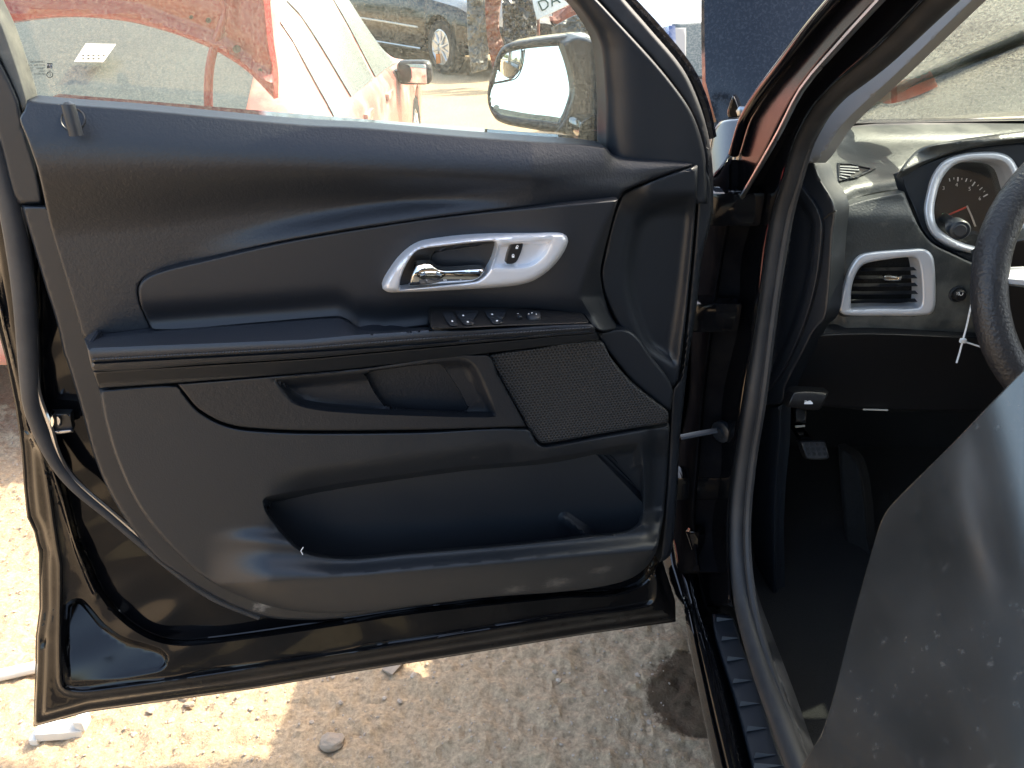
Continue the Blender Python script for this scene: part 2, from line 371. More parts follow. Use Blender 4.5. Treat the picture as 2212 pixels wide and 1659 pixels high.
def lathe(name, O, axis, prof, m, parent=None, sides=24):
    """prof: list of (distance along axis, radius)"""
    ax = np.array(axis, float); ax /= np.linalg.norm(ax)
    u = np.cross(ax, [0, 0, 1.0]) if abs(ax[2]) < 0.9 else np.cross(ax, [1.0, 0, 0]); u /= np.linalg.norm(u); b = np.cross(ax, u)
    V = []; Fc = []
    for (d, r) in prof:
        for k in range(sides):
            a = 2*math.pi*k/sides; V.append(np.array(O)+ax*d+r*(u*math.cos(a)+b*math.sin(a)))
    for i in range(len(prof)-1):
        for k in range(sides):
            k2 = (k+1) % sides; Fc.append([i*sides+k, (i+1)*sides+k, (i+1)*sides+k2, i*sides+k2][::-1])
    Fc.append(list(range(sides))[::-1]); Fc.append([(len(prof)-1)*sides+k for k in range(sides)])
    return mk(name, V, Fc, m, parent)
def lettering(name, text, plane, px, py, size, m, parent, w=0.001, mirror=False, rot=0.0, thick=0.0003, align='CENTER'):
    cu = bpy.data.curves.new(name, 'FONT'); cu.body = text; cu.align_x = align; cu.align_y = 'CENTER'; cu.resolution_u = 2
    o = bpy.data.objects.new(name, cu); COL.objects.link(o)
    dg = bpy.context.evaluated_depsgraph_get(); me = o.evaluated_get(dg).to_mesh()
    v = np.array([tuple(q.co) for q in me.vertices]); f = [list(p.vertices) for p in me.polygons]
    o.evaluated_get(dg).to_mesh_clear(); bpy.data.objects.remove(o); bpy.data.curves.remove(cu)
    a, b = v[:, 0]*size, v[:, 1]*size
    if mirror: a = -a
    c, s = math.cos(rot), math.sin(rot)
    X = px+a*c-b*s; Y = py-(a*s+b*c)
    return mk(name, plane.P(X, Y, w), f, m, parent, smooth=False)
def ln(pts):
    p = np.array(pts, float); return lambda x: np.interp(x, p[:, 0], p[:, 1])
def lny(pts):
    p = np.array(pts, float); return lambda y: np.interp(y, p[:, 1], p[:, 0])
def xy(x, y): return np.stack([x, y], 1)
# ---------------------------------------------------------------- the black car: root and open front door
CAR = empty('black_car', (1.20, 0.6, 0.0))
tag(CAR, 'black car with its front door wide open, dark door trim and dashboard in view', 'car')
dtip = np.array([-0.700, 0.735]); dhin = np.array([0.278, 0.938])
du = (dhin-dtip)/np.linalg.norm(dhin-dtip)
DOOR = Plane((dhin[0], dhin[1], 0), (du[1], -du[0], 0))

belt = ln([(59, 216), (200, 228), (298, 236), (446, 250), (658, 269), (791, 277), (1000, 294), (1152, 305), (1306, 318), (1324, 336), (1360, 344), (1493, 349), (1510, 354)])
seam = [(330, 713), (318, 690), (301, 645), (303, 612), (340, 588), (450, 560), (620, 521), (800, 490), (1000, 462), (1200, 443), (1336, 431)]
seam_y = ln(seam[4:])
inner_left = [(180, 731), (205, 832), (226, 906), (253, 996), (298, 1091), (357, 1168), (446, 1251), (550, 1299), (638, 1320), (727, 1324), (816, 1320)]
# --- painted steel shell
shell_out = [(-60, 330), (-20, 560), (3, 713), (18, 773), (39, 877), (51, 966), (57, 1055), (63, 1115), (77, 1145), (88, 1192), (89, 1314), (81, 1373), (80, 1433), (74, 1568),
             (190, 1536), (357, 1513), (549, 1486), (757, 1451), (965, 1418), (1207, 1378), (1276, 1367), (1460, 1341),
             (1459, 1299), (1445, 1254), (1430, 1210), (1436, 1165), (1450, 1000), (1466, 850), (1490, 650), (1512, 500), (1530, 400), (1520, 360), (1300, 330), (700, 285), (60, 235)]
rec = catmull([(167, 1165), (193, 1224), (214, 1269), (253, 1323), (312, 1367), (372, 1386), (446, 1384), (658, 1355), (900, 1318), (1200, 1285), (1380, 1262), (1430, 1150), (1440, 700), (1300, 420), (300, 420), (110, 500), (85, 700), (95, 880), (130, 1020)])
tri_emb = catmull([(143, 1312), (158, 1297), (175, 1297), (193, 1314), (223, 1349), (268, 1379), (327, 1397), (352, 1408), (361, 1424), (354, 1441), (339, 1449), (161, 1480), (147, 1472)])
ridge1 = catmull([(-30, 560), (15, 720), (42, 830), (62, 905), (92, 990), (105, 1060), (113, 1120), (122, 1180), (129, 1225), (129, 1463), (142, 1490), (215, 1492), (700, 1420), (1200, 1338), (1400, 1310), (1418, 1290), (1415, 1200)], False)
ridge2 = catmull([(60, 940), (100, 985), (128, 1060), (146, 1120), (164, 1180), (185, 1235), (205, 1280)], False)
def shell_w(x, y):
    p = xy(x, y)
    w = -0.020*smooth01(sdist(rec, p)/14+0.5)
    w = w-0.010*smooth01(sdist(tri_emb, p)/12+0.35)
    w = w+0.005*np.exp(-(pdist(ridge1, p, False)/7)**2)+0.004*np.exp(-(pdist(ridge2, p, False)/6)**2)
    low = smooth01((y-1190)/360); w = w+0.050*low*np.interp(x, [0, 350, 700, 1460], [1, 1, .55, .35])
    w = w+0.030*np.clip((y-1300)/180, 0, 1)*smooth01(sdist(tri_emb, p)/12+0.35)-0.018*smooth01(sdist(tri_emb, p)/12+0.35)
    # outer flange steps back toward the skin
    d = sdist(np.array(shell_out), p)
    w = w-0.008*smooth01((26-d)/14)
    # small dents and pressed-metal waviness
    w = w+0.0012*np.sin(x*0.031+y*0.017)*np.sin(y*0.043)-0.003*np.exp(-((x-96)**2/200+(y-1385)**2/160))
    return w
door = panel('front_door', DOOR, shell_out, 'black_paint', CAR, w=shell_w, step=11, edge=7, drop=0.006, back=0.10, curve=False,
             guides=[(rec, (-8, -5, -2, 1, 4, 8), True), (tri_emb, (-6, -3, 0, 3, 6, 9), True), (ridge1, (-14, -9, -5.5, -2.5, 0, 2.5, 5.5, 9, 14), False), (ridge2, (-11, -7, -4, -2, 0, 2, 4, 7, 11), False), (np.array(shell_out), (10, 14, 18, 22, 27, -10, -14, -18, -22, -27), True)])
tag(door, 'open front door with dark plastic trim panel')
# hem stitch of the outer skin, seen as a raised lip
def dpt(px, py, w): return DOOR.P(px, py, w)
tube('outer_hem', [dpt(x, y, -0.012) for x, y in [(-10, 640), (4, 716), (20, 775), (41, 878), (53, 967), (59, 1056), (65, 1115), (80, 1146), (90, 1192), (91, 1314), (83, 1373), (82, 1433), (77, 1565), (190, 1533), (357, 1510), (549, 1483), (757, 1448), (965, 1415), (1207, 1375), (1276, 1364), (1458, 1339)]], 0.0035, 'black_paint', door, sides=8)
# rubber weatherstrip round the shell
ws = [(-12, 300), (8, 380), (21, 430), (42, 546), (53, 639), (60, 740), (64, 810), (72, 880), (98, 951), (128, 1006), (167, 1053), (238, 1113), (327, 1190), (417, 1262), (476, 1298), (560, 1332)]
tube('weatherstrip', dpt(*np.array(ws).T, 0.006), [0.011, 0.012, 0.0105, 0.0085, 0.006, 0.005], 'rubber_seal', door, sides=12, curve=5)
tube('weatherstrip_rail', dpt(*np.array([(46, 446), (60, 546), (70, 640), (76, 740), (78, 800), (84, 850), (103, 905), (112, 930), (125, 975), (148, 1020), (182, 1055), (250, 1112), (335, 1185), (425, 1258)]).T, 0.008), 0.0028, 'steel', door, sides=6, curve=4)
# --- window frame: rear upright, sail, front slope, top
FR = DOOR
panel('rear_frame_garnish', DOOR, [(-160, -260), (-40, 60), (0, 130), (40, 215), (47, 250), (60, 300), (82, 372), (95, 443), (34, 441), (18, 384), (0, 312), (-60, 120), (-220, -260)], 'trim_smooth', door, w=0.018, step=14, edge=8, drop=0.008, back=0.05)
panel('rear_glass_run', DOOR, [(-118, -260), (-20, 0), (4, 50), (33, 130), (58, 212), (58, 232), (47, 243), (36, 208), (2, 132), (-48, 20), (-150, -260)], 'dusty_rubber', door, w=0.012, step=10, edge=5, drop=0.006, back=0.03)
sail_l = [(1307, 318), (1306, 208), (1297, 104), (1285, 71), (1255, 24), (1234, 0), (1150, -105), (1020, -250)]
sail_r = [(1110, -180), (1285, -5), (1330, 43), (1404, 123), (1452, 181), (1490, 236), (1512, 290), (1524, 345), (1528, 440)]
def sail_w(x, y):
    e = lny([(1020, -250), (1234, 0), (1285, 71), (1297, 104), (1306, 208), (1307, 340)])(y)
    return 0.030-0.022*np.exp(-np.maximum(x-e, 0)/22)+0.004*smooth01((x-e-90)/120)
panel('mirror_sail_trim', DOOR, sail_l[::-1]+[(1310, 345), (1360, 352), (1480, 356), (1500, 440)]+sail_r[::-1], 'trim_smooth', door, w=sail_w, step=9, edge=7, drop=0.006, back=0.03)
fr_r = [(1170, -230), (1340, -12), (1404, 62), (1475, 148), (1510, 222), (1531, 296), (1540, 372), (1541, 462)]
panel('front_frame', DOOR, [(1085, -210)]+[(1283, -6), (1329, 44), (1403, 124), (1451, 182), (1489, 237), (1511, 291), (1523, 346), (1527, 462)]+fr_r[::-1], 'rubber_seal', door, w=0.012, step=9, edge=9, drop=0.012, back=0.04)
tube('frame_chrome_edge', dpt(*np.array([(1215, -180), (1352, -8), (1416, 62), (1487, 150), (1520, 222), (1538, 296)]).T, -0.016), 0.006, 'black_paint_dusty', door, sides=8, curve=4)
# rest of the frame above the picture: top rail between the rear upright and the front slope
pr, pf = dpt(-190, -260, 0.0), dpt(1085, -210, 0.0)
tr_, tf = pr+np.array([0.06, 0.012, 0.22]), pf+np.array([-0.22, -0.045, 0.17])
for a, b in ((pr, tr_), (tr_, tf), (tf, pf)):
    tube('upper_frame', [a, (a+b)/2, b], 0.028, 'black_paint', door, sides=10)
# --- window glass
gl = DOOR.off(-0.022)
panel('window_glass', gl, [(-300, -400), (-60, 20), (8, 150), (50, 260), (1320, 345), (1320, 200), (1300, 60), (1240, -20), (1050, -240)], 'door_glass', door, step=60, edge=0, back=0.004, curve=False)
panel('belt_seal', DOOR, [(60, 210), (170, 224), (300, 232), (660, 264), (1000, 290), (1310, 314), (1312, 325), (1000, 304), (660, 279), (300, 247), (60, 228)], 'dusty_rubber', door, w=-0.006, step=12, edge=4, drop=0.004, back=0.01)
# etched maker's mark on the glass, read from behind
ge = gl.off(0.001)
mark = tag(panel('glass_etching', ge, [(101.5, 136.5), (113, 136.5), (113, 147.5), (101.5, 147.5)][::-1], 'etch_print', door, step=8, edge=0, back=0.0002, curve=False, close=False), 'small dark square maker mark etched on the window')
lettering('glass_lettering', 'GM', ge, 107.2, 141, 7.2, 'white_print', mark if False else door, w=0.0012, mirror=True)
panel('glass_underline', ge, [(103, 145), (111.5, 145), (111.5, 146), (103, 146)][::-1], 'white_print', door, w=0.0008, step=8, edge=0, back=0.0002, curve=False, close=False)
for tx, x_, y_, s_ in (('LAMINATED   G0', 97, 134, 6.0), ('DOT 904  AS2  M700', 97, 141, 6.0), ('TRANS.   70% MIN.', 97, 148, 6.0), ('PGW         27', 98, 154, 6.0), ('43R 00237', 99, 160, 6.0)):
    lettering('glass_lettering', tx, ge, x_, y_, s_, 'etch_print', door, mirror=True, align='LEFT')
lettering('glass_lettering', 'XI', ge, 108, 153, 5.5, 'etch_print', door, mirror=True)
lettering('glass_lettering', 'E1', ge, 107.5, 161.5, 6.5, 'etch_print', door, mirror=True)
a = np.linspace(0, 2*np.pi, 25)
tube('glass_ring', ge.P(107.5+6.3*np.cos(a), 161.5+6.0*np.sin(a), 0.0006), 0.00035, 'etch_print', door, sides=4)
# --- upper trim
ridge_y = ln([(40, 335), (83, 352), (600, 355), (1000, 374), (1340, 392), (1420, 372), (1500, 358)])
def upper_w(x, y):
    tp = belt(x); rg = np.maximum(ridge_y(x), tp+12); sm = np.where(x > 340, seam_y(np.clip(x, 340, 1336)), 588+(340-x)*0.15)
    a = np.clip((y-tp)/(rg-tp), 0, 1); w = 0.050+0.020*np.sin(a*np.pi/2)
    fade = np.interp(x, [0, 1150, 1400, 1510], [1, 1, 0.55, 0.35])
    b = (y-rg)/np.maximum(70, (sm-rg)*0.62); w = w-0.026*smooth01(b)
    c = (y-(sm-55))/55; w = w+0.016*smooth01(c)*smooth01((x-380)/350)
    return 0.02+(w-0.02)*np.where(x > 1150, fade, 1)
panel('upper_trim', DOOR, [(59, 216), (120, 222), (298, 235), (446, 249), (658, 268), (791, 275), (1000, 293), (1152, 304), (1306, 317), (1324, 336), (1360, 344), (1493, 348), (1508, 356), (1464, 369), (1404, 390), (1345, 415)]+seam[::-1]+[(180, 731), (145, 610), (110, 494), (83, 372), (58, 298), (43, 256), (52, 240)], 'trim_plastic', door, w=upper_w, step=7, edge=5, drop=0.006, back=0.03)
# lock pin and its collar
a = np.linspace(0, 2*np.pi, 29)[:-1]
tube('lock_collar', DOOR.P(157+26*np.cos(np.r_[a, 0]), 258+24*np.sin(np.r_[a, 0]), upper_w(157+26*np.cos(np.r_[a, 0]), 258+24*np.sin(np.r_[a, 0]))+0.0005), 0.0009, 'dark_plastic', door, sides=6)
p0 = DOOR.P(158, 268, 0.079); 
tube('lock_pin', [p0+np.array([0.0, 0.0, -0.01]), p0+np.array([-0.0005, 0.001, 0.008]), p0+np.array([-0.001, 0.002, 0.0165]), p0+np.array([-0.001, 0.002, 0.019])], [0.0060, 0.0060, 0.0056, 0.002], 'trim_smooth', door, sides=14)
panel('lock_pin_socket', DOOR, [(148, 264), (152, 247), (164, 247), (168, 264), (163, 278), (152, 278)], 'dark_plastic', door, w=lambda x, y: upper_w(x, y)+0.001, step=6, edge=2, drop=0.001, back=0.002)
# --- perimeter band left and below
outer = [(46, 443), (70, 523), (97, 615), (123, 697), (139, 768), (143, 775), (178, 892), (202, 981), (232, 1055), (277, 1130), (336, 1205), (372, 1232), (476, 1296), (565, 1331), (640, 1339), (727, 1336), (816, 1323), (860, 1314)]
panel('trim_border', DOOR, outer+[(846, 1300), (816, 1304), (727, 1308), (638, 1304), (554, 1284), (454, 1238), (368, 1157), (310, 1080), (267, 988), (241, 900), (220, 832), (194, 731), (162, 615), (134, 532), (109, 444)], 'scuffed_plastic' if False else 'trim_smooth', door, w=lambda x, y: 0.022+0*x, step=8, edge=6, drop=0.010, back=0.03)
# --- soft insert
fx = lny([(1333, 425), (1297, 500), (1258, 600), (1247, 640), (1292, 712)])
bot_ins = ln([(330, 714), (560, 697), (730, 684), (752, 692), (775, 708), (830, 712), (930, 703), (1280, 706)])
def insert_w(x, y):
    w = 0.058+0.016*smooth01((x-980)/260)
    w = w-0.045*smooth01((x-fx(y))/55)
    # cove above the armrest
    w = w-0.010*np.exp(-((y-bot_ins(x)+22)/26)**2)
    return w
panel('soft_insert', DOOR, seam[1:]+[(1333, 436), (1318, 490), (1301, 560), (1297, 595), (1308, 650), (1335, 708), (1300, 716), (1274, 702), (1243, 682), (1199, 673), (1112, 668), (1026, 669), (940, 672), (931, 680), (929, 704), (830, 714), (775, 710), (750, 693), (728, 686), (560, 699), (334, 714)], 'insert_vinyl', door, w=insert_w, step=7, edge=5, drop=0.005, back=0.03)
# --- end cap toward the hinges
def cap_w(x, y):
    p = xy(x, y); rc = catmull([(1372, 500), (1400, 460), (1480, 430), (1495, 440), (1480, 600), (1455, 780), (1400, 740), (1362, 620)])
    w = 0.026+0.020*smooth01((470-y)/60)*smooth01((x-1330)/80)-0.012*smooth01(sdist(rc, p)/30+0.5)
    return w
panel('end_cap', DOOR, [(1338, 433), (1347, 417), (1404, 392), (1464, 371), (1507, 358), (1506, 400), (1501, 470), (1490, 600), (1478, 720), (1464, 820), (1450, 838), (1410, 792), (1358, 734), (1312, 650), (1299, 595), (1304, 560), (1320, 490)], 'trim_smooth', door, w=cap_w, step=8, edge=5, drop=0.006, back=0.03)
panel('end_trim_strip', DOOR, [(1290, 718), (1358, 714), (1408, 772), (1452, 836), (1448, 888), (1425, 872), (1366, 822), (1322, 769), (1298, 736)], 'trim_smooth', door, w=0.040, step=8, edge=6, drop=0.006, back=0.03)
panel('hinge_side_trim', DOOR, [(1508, 352), (1536, 380), (1538, 462), (1516, 560), (1505, 660), (1490, 760), (1478, 860), (1468, 960), (1462, 1080), (1448, 1200), (1424, 1215), (1440, 1050), (1447, 900), (1452, 838), (1466, 820), (1480, 720), (1492, 600), (1503, 470)], 'trim_smooth', door, w=0.012, step=9, edge=7, drop=0.012, back=0.02)
# --- armrest
top_arm = ln([(182, 733), (330, 715), (560, 698), (730, 685), (752, 692), (775, 709), (830, 713), (929, 706), (1274, 697)])
edge_arm = ln([(182, 752), (190, 752), (658, 734), (768, 724), (976, 710), (1274, 698), (1290, 698)])
crease = ln([(182, 784), (205, 783), (658, 759), (768, 752), (1283, 714), (1290, 714)])
low_arm = ln([(182, 803), (202, 802), (658, 774), (768, 764), (1286, 719)])
def arm_w(x, y):
    tp, e, lo = top_arm(x), edge_arm(x), low_arm(x)
    a = np.clip((y-tp)/np.maximum(e-tp, 3), 0, 1); w = 0.060+0.042*a
    b = np.clip((y-e)/(lo-e), 0, 1); w = w+np.where(y > e, 0.004*np.sin(b*np.pi)-0.010*b**2, 0)
    w = w-0.006*np.exp(-((y-crease(x))/2.2)**2)
    return w
panel('armrest', DOOR, [(182, 733), (330, 716), (560, 699), (728, 687), (750, 694), (775, 711), (830, 715), (929, 706), (976, 712), (1100, 706), (1274, 699), (1284, 706), (1286, 719), (1100, 734), (768, 764), (658, 774), (430, 788), (204, 802), (194, 780), (188, 752)], 'leather', door, w=arm_w, step=6, edge=4, drop=0.008, back=0.04,
      guides=[([(x, crease(x)) for x in np.arange(205, 1285, 12.)], (-6, -3.5, -2, -1, 0, 1, 2, 3.5, 6), False), ([(x, edge_arm(x)) for x in np.arange(200, 1280, 12.)], (-3, 0, 3), False)])
# stitches along the armrest
st = []; sf = []
sy = ln([(196, 777), (658, 752), (768, 743), (1006, 725), (1283, 707)])
xs_ = np.arange(202, 1280, 7.0)
for i, x in enumerate(xs_):
    q = DOOR.P(np.array([x-2.4, x+2.4]), np.array([sy(x-2.4)+0.8, sy(x+2.4)-0.8]), arm_w(np.array([x, x]), np.array([sy(x)]*2))+0.0012)
    d = np.array([0, 0, 0.0009]); n_ = DOOR.n*0.0009
    k = len(st); st += [q[0]-d, q[0]+n_, q[0]+d, q[1]-d, q[1]+n_, q[1]+d]; sf += [[k, k+3, k+4, k+1], [k+1, k+4, k+5, k+2], [k, k+1, k+2], [k+3, k+5, k+4]]
tag(mk('stitching', st, sf, 'rubber_seal', door, smooth=False), kind='stuff')
def band_w(x, y):
    t = np.clip((y-low_arm(x))/30, 0, 1); return 0.086-0.024*t
panel('armrest_underside', DOOR, [(202, 804), (430, 790), (658, 776), (768, 766), (1100, 736), (1287, 721), (1294, 733), (1048, 763), (768, 795), (658, 805), (381, 827), (214, 838)], 'trim_smooth', door, w=band_w, step=6, edge=3, drop=0.004, back=0.03)
# --- lower insert with pull recess
rec1 = catmull([(586, 817), (791, 800), (911, 784), (985, 775), (1018, 781), (1039, 811), (1071, 886), (1072, 900), (1053, 902), (911, 899), (762, 893), (672, 884), (628, 869), (607, 846)])
cup = catmull([(790, 806), (809, 800), (946, 785), (958, 794), (994, 847), (1010, 882), (1000, 888), (851, 880), (827, 870), (806, 841)])
def lins_w(x, y):
    p = xy(x, y); w = 0.060+0*x
    sd1 = sdist(rec1, p); soft = np.interp(y, [780, 850, 900], [20, 26, 12])
    w = w-0.020*smooth01(sd1/soft)
    return w-0.055*smooth01(sdist(cup, p)/5+0.3)
panel('lower_insert', DOOR, [(383, 829), (520, 818), (768, 797), (1048, 766), (1078, 815), (1136, 921), (911, 928), (702, 930), (583, 927), (494, 916), (431, 884), (397, 846)], 'trim_plastic', door, w=lins_w, step=7, edge=4, drop=0.004, back=0.03,
      guides=[(cup, (-3, -1.5, 0, 1.5, 3.5), True), (rec1, (-3, 0, 4, 8, 13, 18, 24, -8, -13, -18, -24), True)])
panel('pull_cup_cover', DOOR, [(811, 801), (926, 787), (931, 806), (926, 814), (838, 820), (824, 814)], 'dark_plastic', door, w=0.0, step=8, edge=3, drop=0.002, back=0.002)
# --- speaker grille
gm = mat('grille_mesh', (0.016, 0.016, 0.018), 0.55, var=0.1); t = gm.node_tree; L = t.links.new
tc = nd(t, 'ShaderNodeTexCoord'); sep = nd(t, 'ShaderNodeSeparateXYZ'); L(tc.outputs['Object'], sep.inputs[0])
def dots(ox, oy):
    def f(inp, s, o):
        a = nd(t, 'ShaderNodeMath', operation='MULTIPLY_ADD'); L(inp, a.inputs[0]); a.inputs[1].default_value = s; a.inputs[2].default_value = o
        b = nd(t, 'ShaderNodeMath', operation='FRACT'); L(a.outputs[0], b.inputs[0])
        c = nd(t, 'ShaderNodeMath', operation='SUBTRACT'); L(b.outputs[0], c.inputs[0]); c.inputs[1].default_value = .5; return c
    P_ = 1/0.0044
    a = f(sep.outputs[0], P_, ox); b = f(sep.outputs[2], P_*0.577*2/2*1.0, oy)
    bb = nd(t, 'ShaderNodeMath', operation='MULTIPLY'); L(b.outputs[0], bb.inputs[0]); bb.inputs[1].default_value = 1.733
    aa = nd(t, 'ShaderNodeMath', operation='POWER'); L(a.outputs[0], aa.inputs[0]); aa.inputs[1].default_value = 2
    b2 = nd(t, 'ShaderNodeMath', operation='POWER'); L(bb.outputs[0], b2.inputs[0]); b2.inputs[1].default_value = 2
    s = nd(t, 'ShaderNodeMath', operation='ADD'); L(aa.outputs[0], s.inputs[0]); L(b2.outputs[0], s.inputs[1]); return s
d1, d2 = dots(100, 100), dots(100.5, 100.5)
mn_ = nd(t, 'ShaderNodeMath', operation='MINIMUM'); L(d1.outputs[0], mn_.inputs[0]); L(d2.outputs[0], mn_.inputs[1])
mr = nd(t, 'ShaderNodeMapRange'); mr.inputs[1].default_value = .05; mr.inputs[2].default_value = .13; L(mn_.outputs[0], mr.inputs[0])
pb = t.nodes['Principled BSDF']; cm = nd(t, 'ShaderNodeMix', data_type='RGBA'); L(mr.outputs[0], cm.inputs[0]); cm.inputs[6].default_value = (.001, .001, .001, 1); cm.inputs[7].default_value = (.03, .031, .034, 1)
L(cm.outputs[2], pb.inputs['Base Color']); bp = nd(t, 'ShaderNodeBump', i_Strength=0.8, i_Distance=0.002); L(mr.outputs[0], bp.inputs['Height']); L(bp.outputs[0], pb.inputs['Normal'])
panel('speaker_grille', DOOR, [(1052, 766), (1120, 757), (1296, 737), (1318, 771), (1363, 825), (1425, 876), (1443, 891), (1443, 913), (1300, 937), (1180, 958), (1168, 957), (1159, 949), (1138, 919), (1100, 852)], gm, door, w=0.050, step=9, edge=5, drop=0.004, back=0.02)
# --- lower panel with map pocket
pocket = catmull([(567, 1088), (571, 1075), (592, 1068), (762, 1038), (1000, 1006), (1152, 993), (1276, 972), (1374, 955), (1384, 961), (1390, 1010), (1390, 1106), (1383, 1130), (1359, 1149), (1276, 1161), (1097, 1180), (881, 1198), (769, 1209), (715, 1207), (673, 1200), (643, 1188), (613, 1158), (583, 1121)])
crease2 = ln([(300, 1062), (327, 1055), (494, 1033), (702, 1002), (940, 969), (1104, 948), (1180, 960), (1380, 935), (1450, 930)])
lip = ln([(560, 1180), (643, 1190), (715, 1208), (769, 1210), (881, 1198), (1097, 1180), (1276, 1161), (1359, 1150), (1430, 1140)])
rdg = ln([(380, 1262), (549, 1258), (757, 1246), (965, 1228), (1207, 1206), (1420, 1188)])
botl = ln([(300, 1150), (446, 1251), (550, 1299), (638, 1320), (727, 1324), (906, 1308), (1216, 1278), (1305, 1266), (1365, 1248), (1401, 1219), (1425, 1180)])
bottle = catmull([(1284, 1152), (1274, 1110), (1286, 1040), (1306, 1028), (1332, 1065), (1352, 1095), (1384, 1124), (1359, 1149)])
def low_w(x, y):
    p = xy(x, y); base = 0.058+0*x
    base = base-0.024*smooth01((y-crease2(x))/62)*smooth01((x-570)/120)*smooth01((1180-y)/60)
    l, g, b = lip(x), rdg(x), botl(x)
    lw = 0.074+0.024*smooth01((y-l)/np.maximum(g-l, 8)); lw = lw-0.062*np.clip((y-g)/np.maximum(b-g, 10), 0, 1)**1.3
    k = smooth01((y-(l-46))/40)
    k = k*smooth01((x-440)/150)
    w = base*(1-k)+lw*k
    rr = smooth01((x-1388)/30)*smooth01((1180-y)/60); w = w-0.020*rr
    s = sdist(pocket, p); soft = np.where(y < crease2(x)+75, 22, 7)
    inn = smooth01(s/soft)
    wi = 0.010+0.016*np.exp(-(pdist([(1220, 1120), (1264, 1155)], p, False)/14)**2)+0.014*np.exp(-(pdist([(1342, 1086), (1386, 1124)], p, False)/9)**2)
    wi = wi-0.016*smooth01(sdist(bottle, p)/12+0.3)
    return w*(1-inn)+wi*inn
panel('lower_panel', DOOR, [(383, 831), (397, 849), (431, 888), (494, 920), (583, 931), (702, 934), (911, 932), (1138, 925), (1158, 953), (1168, 962), (1182, 963), (1300, 942), (1446, 917), (1440, 1050), (1421, 1180), (1401, 1219), (1365, 1248), (1305, 1266), (1216, 1278), (1054, 1290), (906, 1308), (816, 1320), (727, 1324), (638, 1320), (550, 1299), (446, 1251), (357, 1168), (298, 1091), (253, 996), (226, 906), (214, 841)], 'lower_plastic', door, w=low_w, step=7.5, edge=6, drop=0.012, back=0.02,
      guides=[(pocket, (-3, -1, 0.5, 2, 3.5, 5, 7.5, 12, -2, -3.5, -5, -7.5, -12), True), ([(x, rdg(x)) for x in np.arange(400, 1420, 14.)], (-6, -2, 0, 2, 6), False), (bottle, (-6, -2, 2, 6), True)])
# white lint and scuffs on the trim are thin real scraps
tube('loose_thread', DOOR.P(np.array([654, 650, 655]), np.array([1198, 1190, 1182]), 0.085), 0.0006, 'white_print', door, sides=5)
scuff('lower_plastic', [(tuple(DOOR.P(1205, 1262, .06)), .05, .30), (tuple(DOOR.P(1110, 1272, .05)), .045, .25), (tuple(DOOR.P(1300, 1225, .07)), .04, .22), (tuple(DOOR.P(1025, 985, .045)), .012, .25), (tuple(DOOR.P(770, 1085, .01)), .010, .2)])
scuff('trim_smooth', [(tuple(DOOR.P(566, 1308, .022)), .028, .6)])
# --- inner door handle
bez_o = [(826, 621), (839, 594), (866, 558), (902, 531), (946, 521), (1036, 511), (1155, 503), (1208, 502), (1223, 508), (1228, 522), (1214, 552), (1185, 585), (1146, 609), (1095, 619), (1006, 625), (846, 632), (832, 628)]
bez_h = [(863, 618), (869, 591), (884, 561), (902, 541), (946, 533), (1064, 521), (1073, 526), (1071, 543), (1060, 576), (1045, 597), (1024, 608), (866, 625)]
plate = catmull([(1076, 528), (1170, 521), (1192, 519), (1178, 548), (1150, 572), (1120, 578), (1062, 577)])
def bez_w(x, y):
    p = xy(x, y); d = sdist(catmull(bez_o), p); w = 0.078+0.006*smooth01(d/10)
    return w-0.010*smooth01(sdist(plate, p)/9+0.3)
panel('handle_bezel', DOOR, bez_o, 'silver_paint', door, w=bez_w, step=6, edge=5, drop=0.008, back=0.03, holes=[bez_h], guides=[(plate, (-4, -1.5, 1, 3.5, 6), True)])
def cupw(x, y):
    p = xy(x, y); return 0.062-0.030*smooth01(sdist(catmull([(940, 548), (1060, 530), (1050, 575), (960, 582), (932, 566)]), p)/14+0.3)
panel('handle_recess', DOOR, [(858, 624), (866, 588), (882, 556), (902, 536), (946, 528), (1066, 516), (1080, 524), (1066, 578), (1048, 602), (1024, 614), (862, 630)], 'dark_plastic', door, w=cupw, step=6, edge=3, drop=0.003, back=0.02)
def levw(x, y): return 0.078+0.010*smooth01((960-x)/60)+0.006*np.sin(np.clip((y-572)/45, 0, 1)*np.pi)
panel('handle_lever', DOOR, [(883, 615), (899, 574), (906, 571), (933, 570), (943, 579), (961, 584), (1044, 580), (1048, 586), (1036, 600), (1015, 609), (886, 617)], 'chrome', door, w=levw, step=5, edge=3, drop=0.003, back=0.012)
lk = panel('lock_switch', DOOR, [(1091, 565), (1103, 527), (1113, 520), (1127, 520), (1130, 528), (1118, 562), (1110, 569), (1095, 570)], 'dark_plastic', door, w=0.0795, step=5, edge=3, drop=0.002, back=0.006)
for (x_, y_, o_) in ((1116.5, 534, 1.2), (1108.5, 553, 0)):
    panel('lock_symbol', DOOR, [(x_-2.6, y_-0.5), (x_+2.6, y_-0.5), (x_+2.6, y_+3.6), (x_-2.6, y_+3.6)], 'white_print', door, w=0.0802, step=4, edge=0, back=0.0003, curve=False, close=False)
    a = np.linspace(0, np.pi, 9); tube('lock_symbol', DOOR.P(x_+o_+2.0*np.cos(a), y_-1.0-2.6*np.sin(a), 0.0803), 0.0004, 'white_print', door, sides=4)
